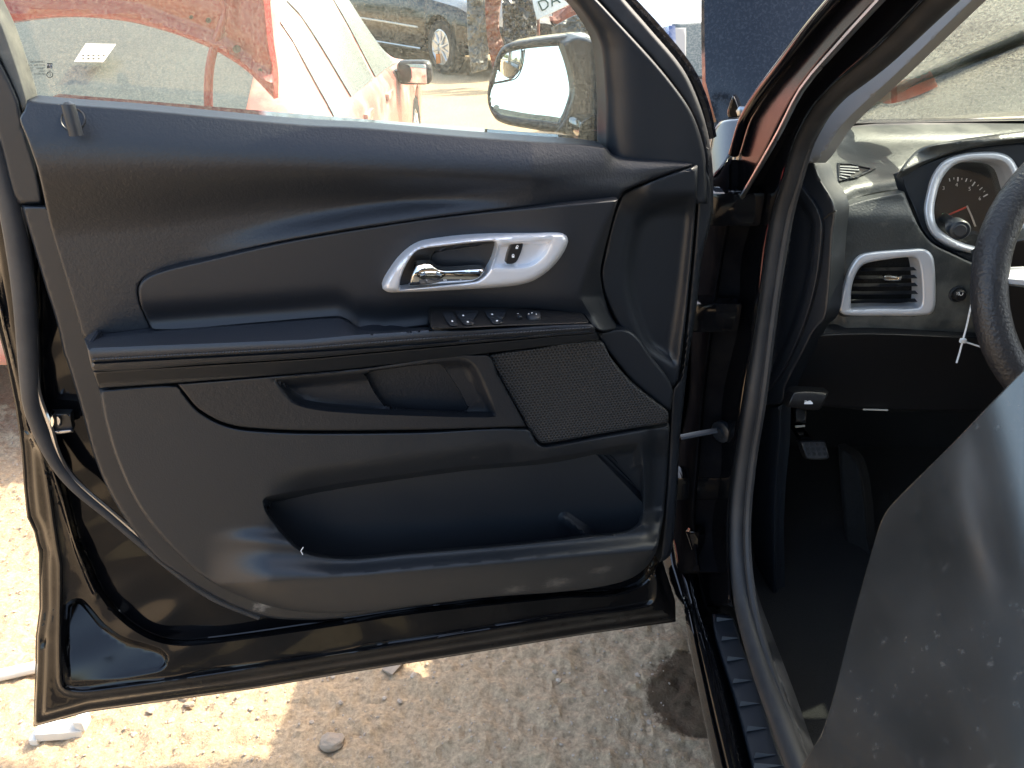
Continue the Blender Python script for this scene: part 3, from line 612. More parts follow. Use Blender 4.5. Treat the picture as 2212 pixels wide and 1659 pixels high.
# --- switch block on the armrest
panel('switch_panel', DOOR, [(930, 705), (931, 678), (938, 670), (1026, 667), (1112, 666), (1199, 671), (1243, 680), (1272, 695), (1270, 698), (1100, 704), (976, 710), (936, 713)], 'dark_plastic', door, w=lambda x, y: 0.062+0.048*np.clip((y-667)/40, 0, 1), step=6, edge=3, drop=0.003, back=0.02)
def swp(x0, y0): return 0.064+0.048*np.clip((np.asarray(y0)-667)/40, 0, 1)
def zz(pts): return [(921.7+a_*0.1736, 647.3+b_*0.1736) for a_, b_ in pts]
for nm, pts in (('window_switch', [(360, 160), (640, 152), (600, 230), (575, 255), (560, 240), (415, 240)]), ('window_switch', [(725, 150), (990, 140), (965, 210), (935, 240), (915, 225), (775, 222)]),
                ('window_switch', [(415, 245), (565, 248), (600, 300), (480, 315)]), ('window_switch', [(778, 228), (920, 232), (960, 285), (830, 300)]),
                ('lockout_switch', [(205, 185), (330, 185), (390, 320), (305, 325), (250, 270)])):
    panel(nm, DOOR, zz(pts), 'trim_smooth', door, w=lambda x, y: swp(x, y)+0.003, step=6, edge=2.5, drop=0.002, back=0.006)
for (a_, b_) in ((455, 197), (815, 182), (512, 277), (876, 262), (318, 268)):
    q = zz([(a_-14, b_-5), (a_+5, b_-9), (a_+15, b_+2), (a_+4, b_+8), (a_-9, b_+6)])
    panel('switch_symbol', DOOR, q, 'white_print', door, w=lambda x, y: swp(x, y)+0.0042, step=4, edge=0, back=0.0003, curve=False, close=False)
c_ = DOOR.P(*zz([(1330, 215)])[0], 0.083)
lathe('mirror_knob', c_-np.array([0, 0, .004]), (0.05, -0.3, 1), [(0, .0085), (.006, .0085), (.008, .0075), (.009, .005)], 'trim_plastic', door, sides=18)
for (a_, b_) in ((1310, 165), (1365, 180), (1270, 178)):
    panel('switch_symbol', DOOR, zz([(a_-6, b_-4), (a_+6, b_-4), (a_+6, b_+5), (a_-6, b_+5)]), 'white_print', door, w=0.099, step=4, edge=0, back=0.0003, curve=False, close=False)
panel('mirror_select_switch', DOOR, zz([(1135, 210), (1150, 200), (1185, 205), (1188, 235), (1138, 238)]), 'trim_plastic', door, w=0.092, step=5, edge=2, drop=0.002, back=0.006)
panel('switch_symbol', DOOR, zz([(1120, 173), (1145, 173), (1145, 178), (1120, 178)]), 'white_print', door, w=0.087, step=4, edge=0, back=0.0003, curve=False, close=False)
# --- latch at the rear edge
panel('latch_plate', DOOR, [(108, 893), (152, 893), (158, 930), (150, 934), (112, 936)], 'dark_plastic', door, w=0.004, step=6, edge=2, drop=0.003, back=0.01)
panel('latch_claw', DOOR, [(109, 896), (114, 896), (118, 908), (117, 918), (112, 928), (108, 915)], 'chrome', door, w=0.012, step=4, edge=2, drop=0.004, back=0.008)
panel('latch_claw', DOOR, [(120, 898), (130, 898), (133, 918), (124, 922)], 'steel', door, w=0.009, step=4, edge=2, drop=0.004, back=0.006)
panel('latch_claw', DOOR, [(114, 931), (158, 927), (158, 934), (118, 938)], 'steel', door, w=0.008, step=4, edge=2, drop=0.004, back=0.006)
panel('drain_plug', DOOR, [(256, 1493), (276, 1491), (278, 1508), (258, 1510)], 'black_paint', door, w=0.002, step=5, edge=2, drop=0.003, back=0.008)
# --- door mirror on the outside of the door
MIR = Plane(DOOR.P(1145, 180, -0.20), (-0.36, -0.91, 0.145))
hous = [(1053, 208), (1059, 167), (1074, 119), (1089, 98), (1121, 88), (1196, 78), (1246, 77), (1262, 100), (1258, 190), (1240, 250), (1216, 283), (1136, 277), (1077, 262), (1059, 238)]
mglass = [(1056, 205), (1063, 175), (1078, 129), (1095, 114), (1136, 105), (1224, 99), (1232, 104), (1231, 190), (1219, 235), (1205, 264), (1083, 248), (1066, 238), (1058, 221)]
# housing: shell with opening + bulging back toward the arm
panel('mirror_bezel', MIR, hous, 'trim_smooth', door, w=0.006, step=8, edge=7, drop=0.012, back=0.03, holes=[mglass])
hp = catmull(hous); n_ = len(hp); rings = []
axis_b = np.array([0.30, 0.93, 0.0]); cen = MIR.P(1160, 180, 0)
for k, (d, s) in enumerate(((0.0, 1.0), (0.03, 1.02), (0.07, 0.97), (0.11, 0.80), (0.135, 0.5), (0.142, 0.12))):
    r_ = MIR.P(hp[:, 0], hp[:, 1], -0.004); rings.append(cen+(r_-cen)*s+axis_b*d)
V = np.vstack(rings); Fc = [[k*n_+i, k*n_+(i+1) % n_, (k+1)*n_+(i+1) % n_, (k+1)*n_+i] for k in range(5) for i in range(n_)]
Fc.append([5*n_+i for i in range(n_)])
mk('mirror_housing', V, Fc, 'black_paint_dusty', door)
panel('mirror_glass', MIR, mglass, 'mirror_glass', door, w=-0.004, step=10, edge=0, back=0.003)
SPOT = Plane(MIR.P(1090, 145, -0.0015), (-0.55, -0.82, 0.16))
spot = [(1064, 176), (1079, 130), (1096, 115), (1126, 107), (1121, 143), (1109, 166), (1092, 174)]
def spw(x, y): return 0.0010-0.5*(((x-1094)/700)**2+((y-145)/700)**2)
panel('blind_spot_mirror', MIR, spot, 'mirror_glass', door, w=lambda x, y: 0.003-0.000004*((x-1120)**2+(y-120)**2)*0.6, step=5, edge=0, back=0.004)
tube('blind_spot_rim', MIR.P(*catmull([(1127, 105), (1121, 143), (1109, 167), (1092, 174), (1059, 180)], False).T, 0.002), 0.0009, 'trim_smooth', door, sides=6)
# arm and sail base of the mirror outside
ARM = DOOR.off(-0.10)
panel('mirror_arm', ARM, [(1215, 92), (1246, 79), (1297, 96), (1330, 130), (1330, 320), (1306, 313), (1234, 293), (1200, 285), (1216, 262), (1226, 238), (1238, 190)], 'trim_plastic', door, w=lambda x, y: -0.05*smooth01((1290-x)/70), step=8, edge=7, drop=0.012, back=0.05)
panel('mirror_foot', ARM, [(1252, 268), (1306, 236), (1330, 230), (1330, 322), (1305, 314), (1258, 302)], 'black_paint', door, w=0.010, step=7, edge=5, drop=0.008, back=0.05)
# --- hinges and check strap between door and pillar
for (x_, y_) in ((1542, 455), (1500, 690), (1468, 1060)):
    q = DOOR.P(x_, y_, -0.03); bevel_box('door_hinge', q+np.array([0.03, 0.02, 0]), (0.07, 0.035, 0.045), 'black_paint', door, bev=0.18)
tube('check_strap', [DOOR.P(1470, 945, 0.0), DOOR.P(1510, 937, 0.004), DOOR.P(1548, 930, 0.008)], 0.006, 'dark_plastic', door, sides=8, flat=0.5)
# ---------------------------------------------------------------- the black car: body and cabin
def SIDE(x): return Plane((x, 0, 0), (-1, 0, 0))
S30, S33, S36 = SIDE(0.300), SIDE(0.325), SIDE(0.350)
# body: outer A pillar, hinge pillar, rocker
body = panel('body_side', S30, [(2380, -560), (2060, -250), (1807, 0), (1702, 128), (1613, 253), (1587, 330), (1579, 467), (1640, 365), (1732, 193), (1902, 0), (2140, -250), (2440, -560)], 'pillar_gloss', CAR, w=lambda x, y: 0*x, step=14, edge=9, drop=0.012, back=0.03)
panel('door_aperture', S33, [(2440, -540), (2140, -240), (1900, 2), (1731, 195), (1642, 359), (1583, 465), (1566, 560), (1545, 700), (1528, 850), (1514, 1000), (1505, 1130), (1514, 1220), (1528, 1310), (1584, 1312), (1576, 1200), (1578, 1090), (1592, 980), (1608, 870), (1640, 670), (1668, 476), (1695, 387), (1722, 298), (1779, 208), (1883, 119), (2002, 0), (2230, -240), (2520, -540)], 'black_paint', body, w=lambda x, y: 0*x, step=12, edge=10, drop=0.012, back=0.02)
panel('hinge_pillar', SIDE(0.285), [(1500, 380), (1543, 386), (1573, 345), (1580, 345), (1577, 470), (1562, 560), (1542, 700), (1524, 850), (1511, 1000), (1502, 1130), (1512, 1235), (1470, 1240), (1400, 1235), (1392, 1000), (1400, 700), (1420, 400)], 'pillar_paint', body, w=lambda x, y: 0.004*np.sin(y*0.02)+0.004*np.exp(-((x-(1570-(y-345)*0.11))/9)**2), step=10, edge=8, drop=0.010, back=0.05)
tube('aperture_flange', S30.P(*np.array([(2290, -400), (2060, -170), (1902, 0), (1815, 95), (1732, 193), (1684, 285), (1643, 357), (1606, 420), (1577, 467)]).T, 0.006), 0.0032, 'steel', body, sides=6, curve=3)
tube('aperture_flange', S33.P(*np.array([(1600, 440), (1578, 520), (1560, 620), (1545, 720), (1530, 850), (1518, 980), (1508, 1080)]).T, 0.004), 0.0025, 'black_paint', body, sides=6, curve=3)
tube('pillar_seam', S30.P(*np.array([(1588, 330), (1586, 345), (1585, 380), (1578, 460)]).T, 0.004), 0.0022, 'steel', body, sides=6, curve=3)
tube('edge_moulding', S30.P(*np.array([(2370, -575), (2050, -255), (1803, 0), (1700, 126), (1611, 251), (1585, 332)]).T, 0.008), 0.007, 'black_paint', body, sides=12, curve=5)
# fender top and cowl corner
FEN = Plane((0.285, 1.12, 1.02), (-0.86, -0.1, 0.5))
fender = panel('front_fender', FEN, [(1532, 318), (1540, 285), (1556, 262), (1574, 256), (1592, 254), (1612, 250), (1600, 290), (1589, 305), (1576, 343), (1545, 384), (1536, 392), (1528, 350)], 'black_paint_dusty', CAR, w=lambda x, y: 0.003*np.sin((x-1530)/60*3.1), step=6, edge=6, drop=0.010, back=0.02)
tube('fender_seal', FEN.P(*np.array([(1611, 250), (1599, 262), (1592, 300), (1588, 330), (1586, 400)]).T, 0.01), 0.004, 'rubber_seal', fender, sides=8, curve=3)
# remaining fender, ahead of the door, for shadow and for other viewpoints
fs = []; ff = []
ys = np.linspace(1.08, 2.55, 24)
for y in ys:
    k = (y-1.08)/1.47; top = 1.08-0.14*k**1.5; x0 = 0.285+0.02*k+0.20*max(0, k-0.75)**2*6
    arch = 0.30
    dy = abs(y-1.78)
    if dy < 0.40: arch = max(0.30, 0.36+math.sqrt(max(0, 0.40**2-dy**2)))
    zz_ = [arch, max(arch+0.02, 0.55), 0.80, 0.95, top-0.02, top]
    xs = [x0+0.02, x0-0.005, x0-0.01, x0+0.005, x0+0.04, x0+0.12]
    fs += [(a_, y, b_) for a_, b_ in zip(xs, zz_)]
for i in range(len(ys)-1):
    for j in range(5): ff.append([i*6+j, i*6+j+1, (i+1)*6+j+1, (i+1)*6+j])
mk('fender_side', fs, ff, 'black_paint', fender)
# raised bonnet
HB = np.array([1.20, 1.50, 1.10]); HN = np.array([0, -math.sin(R(60)), math.cos(R(60))])
hup = np.array([0, math.cos(R(60)), math.sin(R(60))])
hv = []; hf = []; nu, nv = 40, 24
for j in range(nv+1):
    t_ = j/nv
    half = 0.825+0.015*np.sin(t_*np.pi)-0.05*t_**2-0.03*max(0, 0.06-t_)/0.06
    for i in range(nu+1):
        s_ = i/nu*2-1
        crown = 0.055*(1-s_*s_)+0.02*np.sin(t_*np.pi)-0.020*np.exp(-((abs(s_)-0.62)/0.10)**2)*0.6-0.03*max(0, abs(s_)-0.92)/0.08
        up_ = t_*0.98+0.03*(1-abs(s_)**3)*0+(-0.035*s_*s_ if t_ < 0.02 else 0)
        hv.append(HB+np.array([1, 0, 0])*s_*half+hup*up_+HN*crown)
for j in range(nv):
    for i in range(nu):
        a_ = j*(nu+1)+i; hf.append([a_, a_+1, a_+nu+2, a_+nu+1])
nh = len(hv); hv2 = [np.array(v)-HN*0.025 for v in hv]; hf2 = [[k+nh for k in f][::-1] for f in hf]
rim = [i for i in range(nu+1)]+[j*(nu+1)+nu for j in range(1, nv+1)]+[nv*(nu+1)+i for i in range(nu-1, -1, -1)]+[j*(nu+1) for j in range(nv-1, 0, -1)]
for k in range(len(rim)): a_, b_ = rim[k], rim[(k+1) % len(rim)]; hf2.append([b_, a_, a_+nh, b_+nh])
bonnet = mk('raised_bonnet', hv+hv2, hf+hf2, 'black_paint_dusty', CAR)
tag(bonnet, 'dusty raised bonnet standing beyond the windscreen')
panel('bonnet_hinge', Plane((0.36, 1.42, 1.1), (-0.6, -0.8, 0)), [(1573, 256), (1571, 240), (1577, 220), (1583, 205), (1589, 212), (1600, 245), (1603, 256), (1590, 254)], 'black_paint', bonnet, w=0.0, step=5, edge=4, drop=0.006, back=0.012)
lathe('hinge_bolt', Plane((0.36, 1.42, 1.1), (-0.6, -0.8, 0)).P(1603, 240, 0.01), (-.5, -.85, 0), [(0, .009), (.006, .009), (.008, .006)], 'steel', bonnet, sides=6)
# engine bay, nose
bevel_box('engine_bay', (1.20, 1.98, 0.56), (1.40, 0.90, 0.66), 'carpet', CAR, bev=0.05)
bevel_box('front_bumper', (1.20, 2.52, 0.55), (1.62, 0.22, 0.62), 'black_paint', CAR, bev=0.3, seg=4)
bevel_box('underbody', (1.20, 0.3, 0.29), (1.64, 2.3, 0.12), 'carpet', CAR, bev=0.1)
# cowl between bonnet and glass
bevel_box('cowl_panel', (1.20, 1.47, 1.045), (1.66, 0.20, 0.07), 'dark_plastic', CAR, bev=0.2)
# pillar seal (the big rubber lip of the aperture)
sl = [(2420, -380), (2200, -180), (2010, 0), (1889, 119), (1786, 208), (1730, 298), (1703, 387), (1680, 476), (1652, 650), (1624, 870), (1603, 1000), (1592, 1150), (1604, 1290), (1641, 1433), (1684, 1552), (1724, 1659), (1800, 1850)]
tube('aperture_seal', S36.P(*np.array(sl).T, 0.004), [.017, .017, .0165, .0145, .014, .014, .0145, .016], 'rubber_seal', body, sides=14, curve=6)
tube('seal_lip', S36.P(*(np.array(sl)+[22, 4]).T, -0.006), 0.006, 'rubber_seal', body, sides=8, curve=5)
# grey pillar trim
APT = Plane((0.400, 1.0, 1.12), (-0.85, -0.5, 0.1))
panel('pillar_trim', APT, [(2520, -420), (2250, -200), (2020, 0), (1893, 128), (1790, 232), (1754, 298), (1737, 347), (1762, 352), (1822, 270), (1941, 158), (2104, 0), (2330, -215), (2560, -420)], 'grey_trim', CAR, w=lambda x, y: 0*x, step=12, edge=4, drop=0.005, back=0.02)
# windscreen
WS0 = np.array([0, 1.42, 1.112]); wup = np.array([0, -0.72, 0.51])/math.hypot(.72, .51)
WS = Plane(WS0, (0, -0.51, -0.72))
def wsp(x, s): b = ((x-1.2)/0.8); return WS0+np.array([x, 0, 0])+wup*s+np.array([0, -0.05*b*b, 0])
wv = []; wf = []
for j in range(9):
    for i in range(17): wv.append(wsp(0.39+1.62*i/16+(0.06*(1-2*i/16))*(j/8), j/8*0.90))
for j in range(8):
    for i in range(16): a_ = j*17+i; wf.append([a_, a_+17, a_+18, a_+1])
n1 = len(wv); wv += [np.array(v)+np.array([0, 0.0035, 0.005]) for v in wv]; wf += [[k+n1 for k in f][::-1] for f in wf]
windscreen = mk('windscreen', wv, wf, 'windshield_glass', CAR)
panel('windscreen_lower_band', WS.off(0.004), [(1815, 266), (2300, 258), (2300, 268), (1812, 277)], 'dark_plastic', windscreen, step=14, edge=2, drop=0.002, back=0.004)
# wiper lying across the glass outside
wip = WS
def ws_b(x, y): X = WS.P(np.asarray(x, float), np.asarray(y, float), 0.0)[..., 0]; return 0.029*((X-1.2)/0.8)**2-0.009
wiper = panel('wiper', wip, [(1800, 262), (1850, 240), (1900, 205), (1990, 160), (2080, 122), (2212, 66), (2330, 10), (2345, 40), (2212, 96), (2080, 146), (1990, 178), (1920, 214), (1860, 246), (1805, 272)], 'dark_plastic', CAR, w=lambda x, y: ws_b(x, y)-0.002, step=9, edge=6, drop=-0.005, back=0.014)
tube('wiper_arm', wip.P(*np.array([(2360, 4), (2212, 74), (2100, 122), (2010, 163)]).T, -0.014), 0.006, 'steel', wiper, sides=8, curve=3)
tube('wiper_blade_rail', wip.P(*np.array([(2320, 26), (2212, 80), (2080, 136), (1985, 176)]).T, ws_b(np.array([2320, 2212, 2080, 1985.]), np.array([26, 80, 136, 176.]))-0.006), 0.002, 'steel', wiper, sides=6, curve=3)
# ---- dashboard
DT = Plane((0, 1.06, 1.060), (0, -0.139, 1.0))
brow_l = ln([(1700, 470), (1807, 454), (1851, 431), (1952, 411), (2300, 360)])
def dt_w(x, y):
    return -0.012*smooth01((y-(brow_l(x)-42))/40)**2+0.003*np.sin((y-270)*0.11)*smooth01((330-y)/30)
dash = panel('dashboard', DT, [(1806, 276), (2330, 264), (2330, 300), (2120, 310), (2000, 336), (1946, 369), (1953, 410), (1900, 418), (1851, 431), (1807, 453), (1797, 424), (1774, 380), (1757, 346)], 'dash_plastic', CAR, w=dt_w, step=7, edge=5, drop=0.006, back=0.05)
# demister vent
panel('demister_vent', DT, [(1808, 352), (1834, 351), (1892, 364), (1852, 384), (1811, 393)], 'trim_smooth', dash, w=0.004, step=6, edge=4, drop=0.003, back=0.006, holes=[[(1815, 356), (1834, 355), (1878, 365), (1846, 380), (1815, 388)]], curve=False)
panel('vent_hole', DT, [(1813, 355), (1834, 354), (1880, 365), (1846, 381), (1813, 389)], 'dark_plastic', dash, w=0.0015, step=9, edge=0, back=0.002, curve=False)
for k in range(5):
    y_ = 359+k*5.4; x1 = 1860-abs(k-0.6)*9
    panel('vent_slat', DT, [(1815, y_-1.2), (x1, y_+2.2-1.2+0.4*k), (x1, y_+2.2+1.0+0.4*k), (1815, y_+1.0)], 'grey_trim', dash, w=0.0035, step=6, edge=0, back=0.001, curve=False)
# instrument hood
HOOD = Plane((0, 1.00, 1.06), (0, -0.55, 0.85))
panel('instrument_hood', HOOD, [(1944, 370), (1955, 352), (1988, 320), (2050, 305), (2130, 293), (2240, 280), (2330, 276), (2330, 300), (2212, 302), (2120, 313), (2060, 329), (2000, 350), (1950, 372)], 'dash_plastic', dash, w=lambda x, y: 0.02*smooth01((x-1944)/80)*smooth01((340-y)/40), step=7, edge=6, drop=0.008, back=0.012)
CL = Plane((0, 1.07, 1.0), (0, -0.95, 0.31))
panel('instrument_surround', CL, [(1944, 373), (2000, 352), (2060, 331), (2120, 315), (2330, 300), (2330, 600), (2110, 572), (2060, 549), (2015, 526), (1990, 495), (1972, 450), (1956, 413)], 'trim_smooth', dash, w=lambda x, y: 0.010+0*x, step=9, edge=5, drop=0.006, back=0.02, holes=[[(2003, 470), (2008, 420), (2022, 380), (2050, 352), (2090, 338), (2150, 336), (2185, 350), (2204, 385), (2215, 440), (2215, 520), (2180, 545), (2100, 545), (2052, 536), (2018, 512)]])
bz_o = [(1995, 460), (2000, 420), (2013, 378), (2038, 347), (2080, 331), (2120, 327), (2160, 329), (2186, 342), (2202, 372), (2225, 470), (2220, 540), (2150, 556), (2100, 548), (2048, 532), (2010, 505)]
bz_i = [(2018, 460), (2024, 418), (2036, 385), (2060, 358), (2090, 348), (2130, 346), (2160, 350), (2176, 362), (2186, 388), (2205, 470), (2200, 525), (2150, 538), (2105, 532), (2060, 516), (2026, 490)]
panel('gauge_bezel', CL, bz_o, 'silver_paint', dash, w=lambda x, y: 0.018+0*x, step=6, edge=8, drop=0.012, back=0.03, holes=[bz_i])
face = panel('gauge_face', CL, [(2008, 460), (2014, 418), (2028, 380), (2056, 350), (2090, 340), (2130, 338), (2170, 344), (2192, 380), (2215, 470), (2210, 540), (2150, 548), (2100, 542), (2050, 525), (2016, 495)], 'dark_plastic', dash, w=-0.03, step=14, edge=0, back=0.004)
GF = CL.off(-0.0285)
def kz(a_, b_): return (1920.1+a_*0.16536, 274.3+b_*0.16536)
for tx, a_, b_ in (('3', 715, 800), ('4', 885, 757), ('5', 1055, 810), ('6', 1188, 935)):
    x_, y_ = kz(a_, b_); lettering('gauge_number', tx, GF, x_, y_, 11.5, 'white_print', dash)
for (a1, b1, a2, b2, r_) in ((903, 655, 900, 710, .0010), (1125, 718, 1090, 770, .0010), (1290, 880, 1235, 910, .0011), (790, 670, 797, 710, .0007), (848, 660, 851, 685, .0005), (955, 665, 953, 690, .0005), (1020, 672, 1003, 715, .0007), (1075, 690, 1065, 712, .0005), (1172, 755, 1158, 772, .0005), (1220, 790, 1185, 822, .0008), (1255, 835, 1238, 850, .0005)):
    tube('gauge_tick', [GF.P(*kz(a1, b1), .0003), GF.P(*kz((a1+a2)/2, (b1+b2)/2), .0003), GF.P(*kz(a2, b2), .0003)], r_, 'white_print', dash, sides=4)
tube('gauge_needle', [GF.P(*kz(755, 1160), .004), GF.P(*kz(880, 1105), .004), GF.P(*kz(1005, 1050), .004)], 0.0015, 'red_print', dash, sides=6)
panel('gauge_flag', GF, [kz(695, 1130), kz(735, 1125), kz(745, 1255), kz(700, 1262)], 'mint_print', dash, w=0.001, step=8, edge=0, back=0.0005, curve=False)
tube('small_gauge_rim', [GF.P(*kz(a_, b_), .003) for a_, b_ in ((1020, 1030), (1050, 1100), (1090, 1190), (1130, 1300))], 0.0012, 'steel', dash, sides=6, curve=3)
panel('gauge_lens', CL.off(-0.006), [(2014, 460), (2020, 418), (2032, 382), (2058, 354), (2090, 344), (2130, 342), (2166, 347), (2188, 384), (2210, 470), (2204, 535), (2150, 542), (2102, 536), (2056, 520), (2020, 492)], 'clear_lens', dash, step=30, edge=0, back=0.002)
# stalk
pk = CL.P(2074, 498, 0.075)
sax = np.array([0.30, 0.90, -0.12]); sax /= np.linalg.norm(sax)
stalk = lathe('indicator_stalk', pk, sax, [(0, .0085), (.001, .012), (.004, .0135), (.035, .0125), (.038, .008), (.12, .007)], 'trim_smooth', CAR, sides=24)
lathe('stalk_button', pk-sax*0.0015, sax, [(0, .0075), (.001, .0085), (.004, .0085)], 'rubber_seal', stalk, sides=20)
# dash face
DF = Plane((0, 1.045, 1.0), (0, -0.98, 0.12))
panel('dash_face', DF, [(1809, 457), (1852, 435), (1953, 414), (1968, 452), (1986, 492), (2012, 524), (2058, 548), (2112, 570), (2330, 600), (2330, 735), (2105, 722), (1900, 719), (1762, 716), (1786, 688), (1796, 610), (1802, 510)], 'dash_plastic', dash, w=lambda x, y: 0.004*smooth01((720-y)/30)-0.018*smooth01((480-y)/60)-0.01*smooth01((1830-x)/30), step=8, edge=5, drop=0.006, back=0.02, holes=[[(1826, 672), (1828, 630), (1840, 588), (1862, 562), (1920, 552), (1988, 548), (1998, 562), (2003, 610), (2002, 660), (1994, 673), (1900, 675)]])
tube('dash_seam', DF.P(*np.array([(1760, 717), (1900, 720), (2105, 723), (2212, 728)]).T, 0.002), 0.0012, 'rubber_seal', dash, sides=5)
vo = [(1815, 675), (1813, 662), (1827, 600), (1840, 570), (1858, 551), (1890, 544), (1960, 539), (1995, 538), (2010, 546), (2018, 565), (2021, 640), (2018, 668), (2006, 680), (1900, 682), (1830, 681)]
vi = [(1838, 668), (1840, 620), (1850, 590), (1866, 571), (1920, 560), (1975, 556), (1984, 566), (1990, 610), (1990, 655), (1982, 665), (1900, 666)]
vent = panel('air_vent', DF, vo, 'silver_paint', dash, w=lambda x, y: 0.012+0*x, step=5.5, edge=7, drop=0.006, back=0.03, holes=[vi])
panel('vent_shadow_gap', DF, [(1809, 676), (1808, 660), (1822, 598), (1835, 566), (1856, 546), (1890, 539), (1960, 534), (1998, 533), (2015, 543), (2023, 565), (2026, 640), (2022, 672), (2008, 685), (1900, 687), (1826, 686)], 'dark_plastic', dash, w=0.004, step=10, edge=4, drop=0.003, back=0.01, holes=[vi])
panel('vent_throat', DF, [(1830, 672), (1834, 600), (1860, 562), (1990, 550), (1998, 668)], 'carpet', dash, w=-0.035, step=14, edge=0, back=0.003, curve=False)
for k, y_ in enumerate((578, 595, 612, 629, 646)):
    x0 = np.interp(y_, [570, 590, 620, 668], [1868, 1851, 1841, 1838])
    panel('vent_slat', DF, [(x0, y_+1), (1988, y_-1), (1989, y_+6), (x0-1, y_+8)], 'trim_smooth', dash, w=lambda x, y: -0.012+0.010*((y-y_)/8), step=9, edge=0, back=0.0015, curve=False)
panel('vent_tab', DF, [(1906, 599), (1910, 595), (1948, 596), (1949, 603), (1946, 607), (1910, 606)], 'chrome', dash, w=-0.004, step=5, edge=3, drop=0.004, back=0.006)
pk = DF.P(2064, 633, 0.0)
lathe('dimmer_knob_collar', pk, (0, -1, 0.1), [(0, .0125), (.006, .012), (.007, .0095), (.004, .009)], 'trim_smooth', dash, sides=24)
lathe('dimmer_knob', pk, (0, -1, 0.1), [(0, .0085), (.014, .0082), (.016, .0070)], 'dark_plastic', dash, sides=24)
KN = Plane(pk+np.array([0, -0.0172, 0.0017]), (0, -1, 0.1))
a = np.linspace(-0.4, 4.0, 12); tube('dimmer_symbol', KN.P(2076+4*np.cos(a), 634+4*np.sin(a), .0002), 0.0004, 'white_print', dash, sides=4)
for k in range(5): tube('dimmer_symbol', KN.P(2069.5+np.array([1.5, 2.6, 3.6])*math.cos(k*1.25), 634.5+np.array([1.5, 2.6, 3.6])*math.sin(k*1.25), .0002), 0.0003, 'white_print', dash, sides=4)
# lower dash
LD = Plane((0, 1.02, 0.86), (0, -0.93, -0.35))
panel('knee_panel', LD, [(1764, 722), (2105, 726), (2330, 735), (2330, 900), (2120, 890), (1905, 887), (1800, 880), (1705, 868), (1700, 835), (1740, 760)], 'dark_plastic', dash, w=0.0, step=16, edge=6, drop=0.008, back=0.02)
panel('column_shroud', Plane((0.75, .95, .95), (-0.3, -0.9, -0.3)), [(2100, 560), (2180, 520), (2330, 500), (2330, 850), (2212, 800), (2170, 770), (2120, 690)], 'dark_plastic', dash, w=lambda x, y: 0.03*smooth01((x-2100)/140), step=10, edge=8, drop=0.01, back=0.02)
tube('parking_strip', LD.P(np.array([1865, 1890, 1918]), np.array([884.5, 885, 886]), 0.004), 0.0013, 'pale_scrap', dash, sides=5)
# dash end and fuse cover
DE = Plane((0.405, 1.02, 0.95), (-0.80, -0.60, 0.0))
dend = panel('dash_end', DE, [(1738, 350), (1757, 350), (1776, 390), (1800, 430), (1807, 455), (1801, 510), (1795, 610), (1785, 688), (1761, 716), (1738, 760), (1700, 835), (1690, 870), (1628, 875), (1652, 720), (1672, 560), (1690, 440), (1712, 365)], 'trim_smooth', dash, w=lambda x, y: 0*x, step=8, edge=6, drop=0.010, back=0.03)
fo = [(1702, 396), (1712, 390), (1722, 392), (1750, 425), (1769, 455), (1777, 488), (1774, 540), (1768, 590), (1752, 660), (1722, 742), (1680, 822), (1640, 862), (1650, 740), (1675, 560), (1690, 440)]
def fo_w(x, y):
    d = sdist(catmull(fo), xy(x, y)); return 0.010-0.006*smooth01((d-18)/9)
panel('fuse_cover', DE, fo, 'trim_plastic', dash, w=fo_w, step=5.5, edge=4, drop=0.005, back=0.012)
tube('dash_end_joint', DE.P(*np.array([(1779, 473), (1792, 462), (1806, 455)]).T, 0.003), 0.0013, 'dark_plastic', dash, sides=5)
# ---- foot well
def box(name, lo, hi, m, parent): lo, hi = np.array(lo), np.array(hi); return bevel_box(name, (lo+hi)/2, hi-lo, m, parent, bev=0.05, seg=1)
box('dash_core', (0.46, 1.10, 0.80), (2.0, 1.40, 1.015), 'dark_plastic', dash)
box('passenger_dash', (0.98, 1.02, 0.78), (2.0, 1.14, 1.03), 'dash_plastic', dash)
box('centre_stack', (0.95, 0.93, 0.55), (1.36, 1.15, 1.04), 'dash_plastic', dash)
cons = box('centre_console', (1.08, 0.2, 0.40), (1.32, 1.2, 0.78), 'dark_plastic', CAR)
floor_ = box('cabin_floor', (0.34, -1.5, 0.36), (2.04, 1.46, 0.40), 'carpet', CAR)
box('firewall', (0.36, 1.44, 0.36), (2.04, 1.475, 1.02), 'carpet', CAR)
KP = Plane((0.405, 1.1, 0.65), (-0.85, -0.53, 0))
panel('kick_panel', KP, [(1632, 877), (1690, 874), (1688, 960), (1680, 1050), (1676, 1150), (1680, 1300), (1668, 1290), (1630, 1200), (1612, 1100), (1612, 1000)], 'trim_smooth', CAR, w=lambda x, y: 0.02*smooth01((x-1612)/60), step=9, edge=7, drop=0.010, back=0.02)
tun = panel('foot_rest', Plane((0.62, 1.2, 0.55), (-0.75, -0.6, 0.3)), [(1810, 960), (1850, 990), (1870, 1080), (1880, 1180), (1930, 1290), (1900, 1330), (1840, 1260), (1820, 1100)], 'carpet', floor_, w=lambda x, y: 0.01*np.sin(x*0.05), step=16, edge=10, drop=0.02, back=0.03)
HR = Plane((0, 0.96, 0.78), (0, -0.95, 0.2))
hr = panel('bonnet_release', HR, [(1717, 845), (1790, 846), (1784, 862), (1768, 885), (1700, 879), (1706, 862)], 'dark_plastic', CAR, w=lambda x, y: 0.006*np.sin((y-845)/40*3.1), step=7, edge=4, drop=0.006, back=0.02)
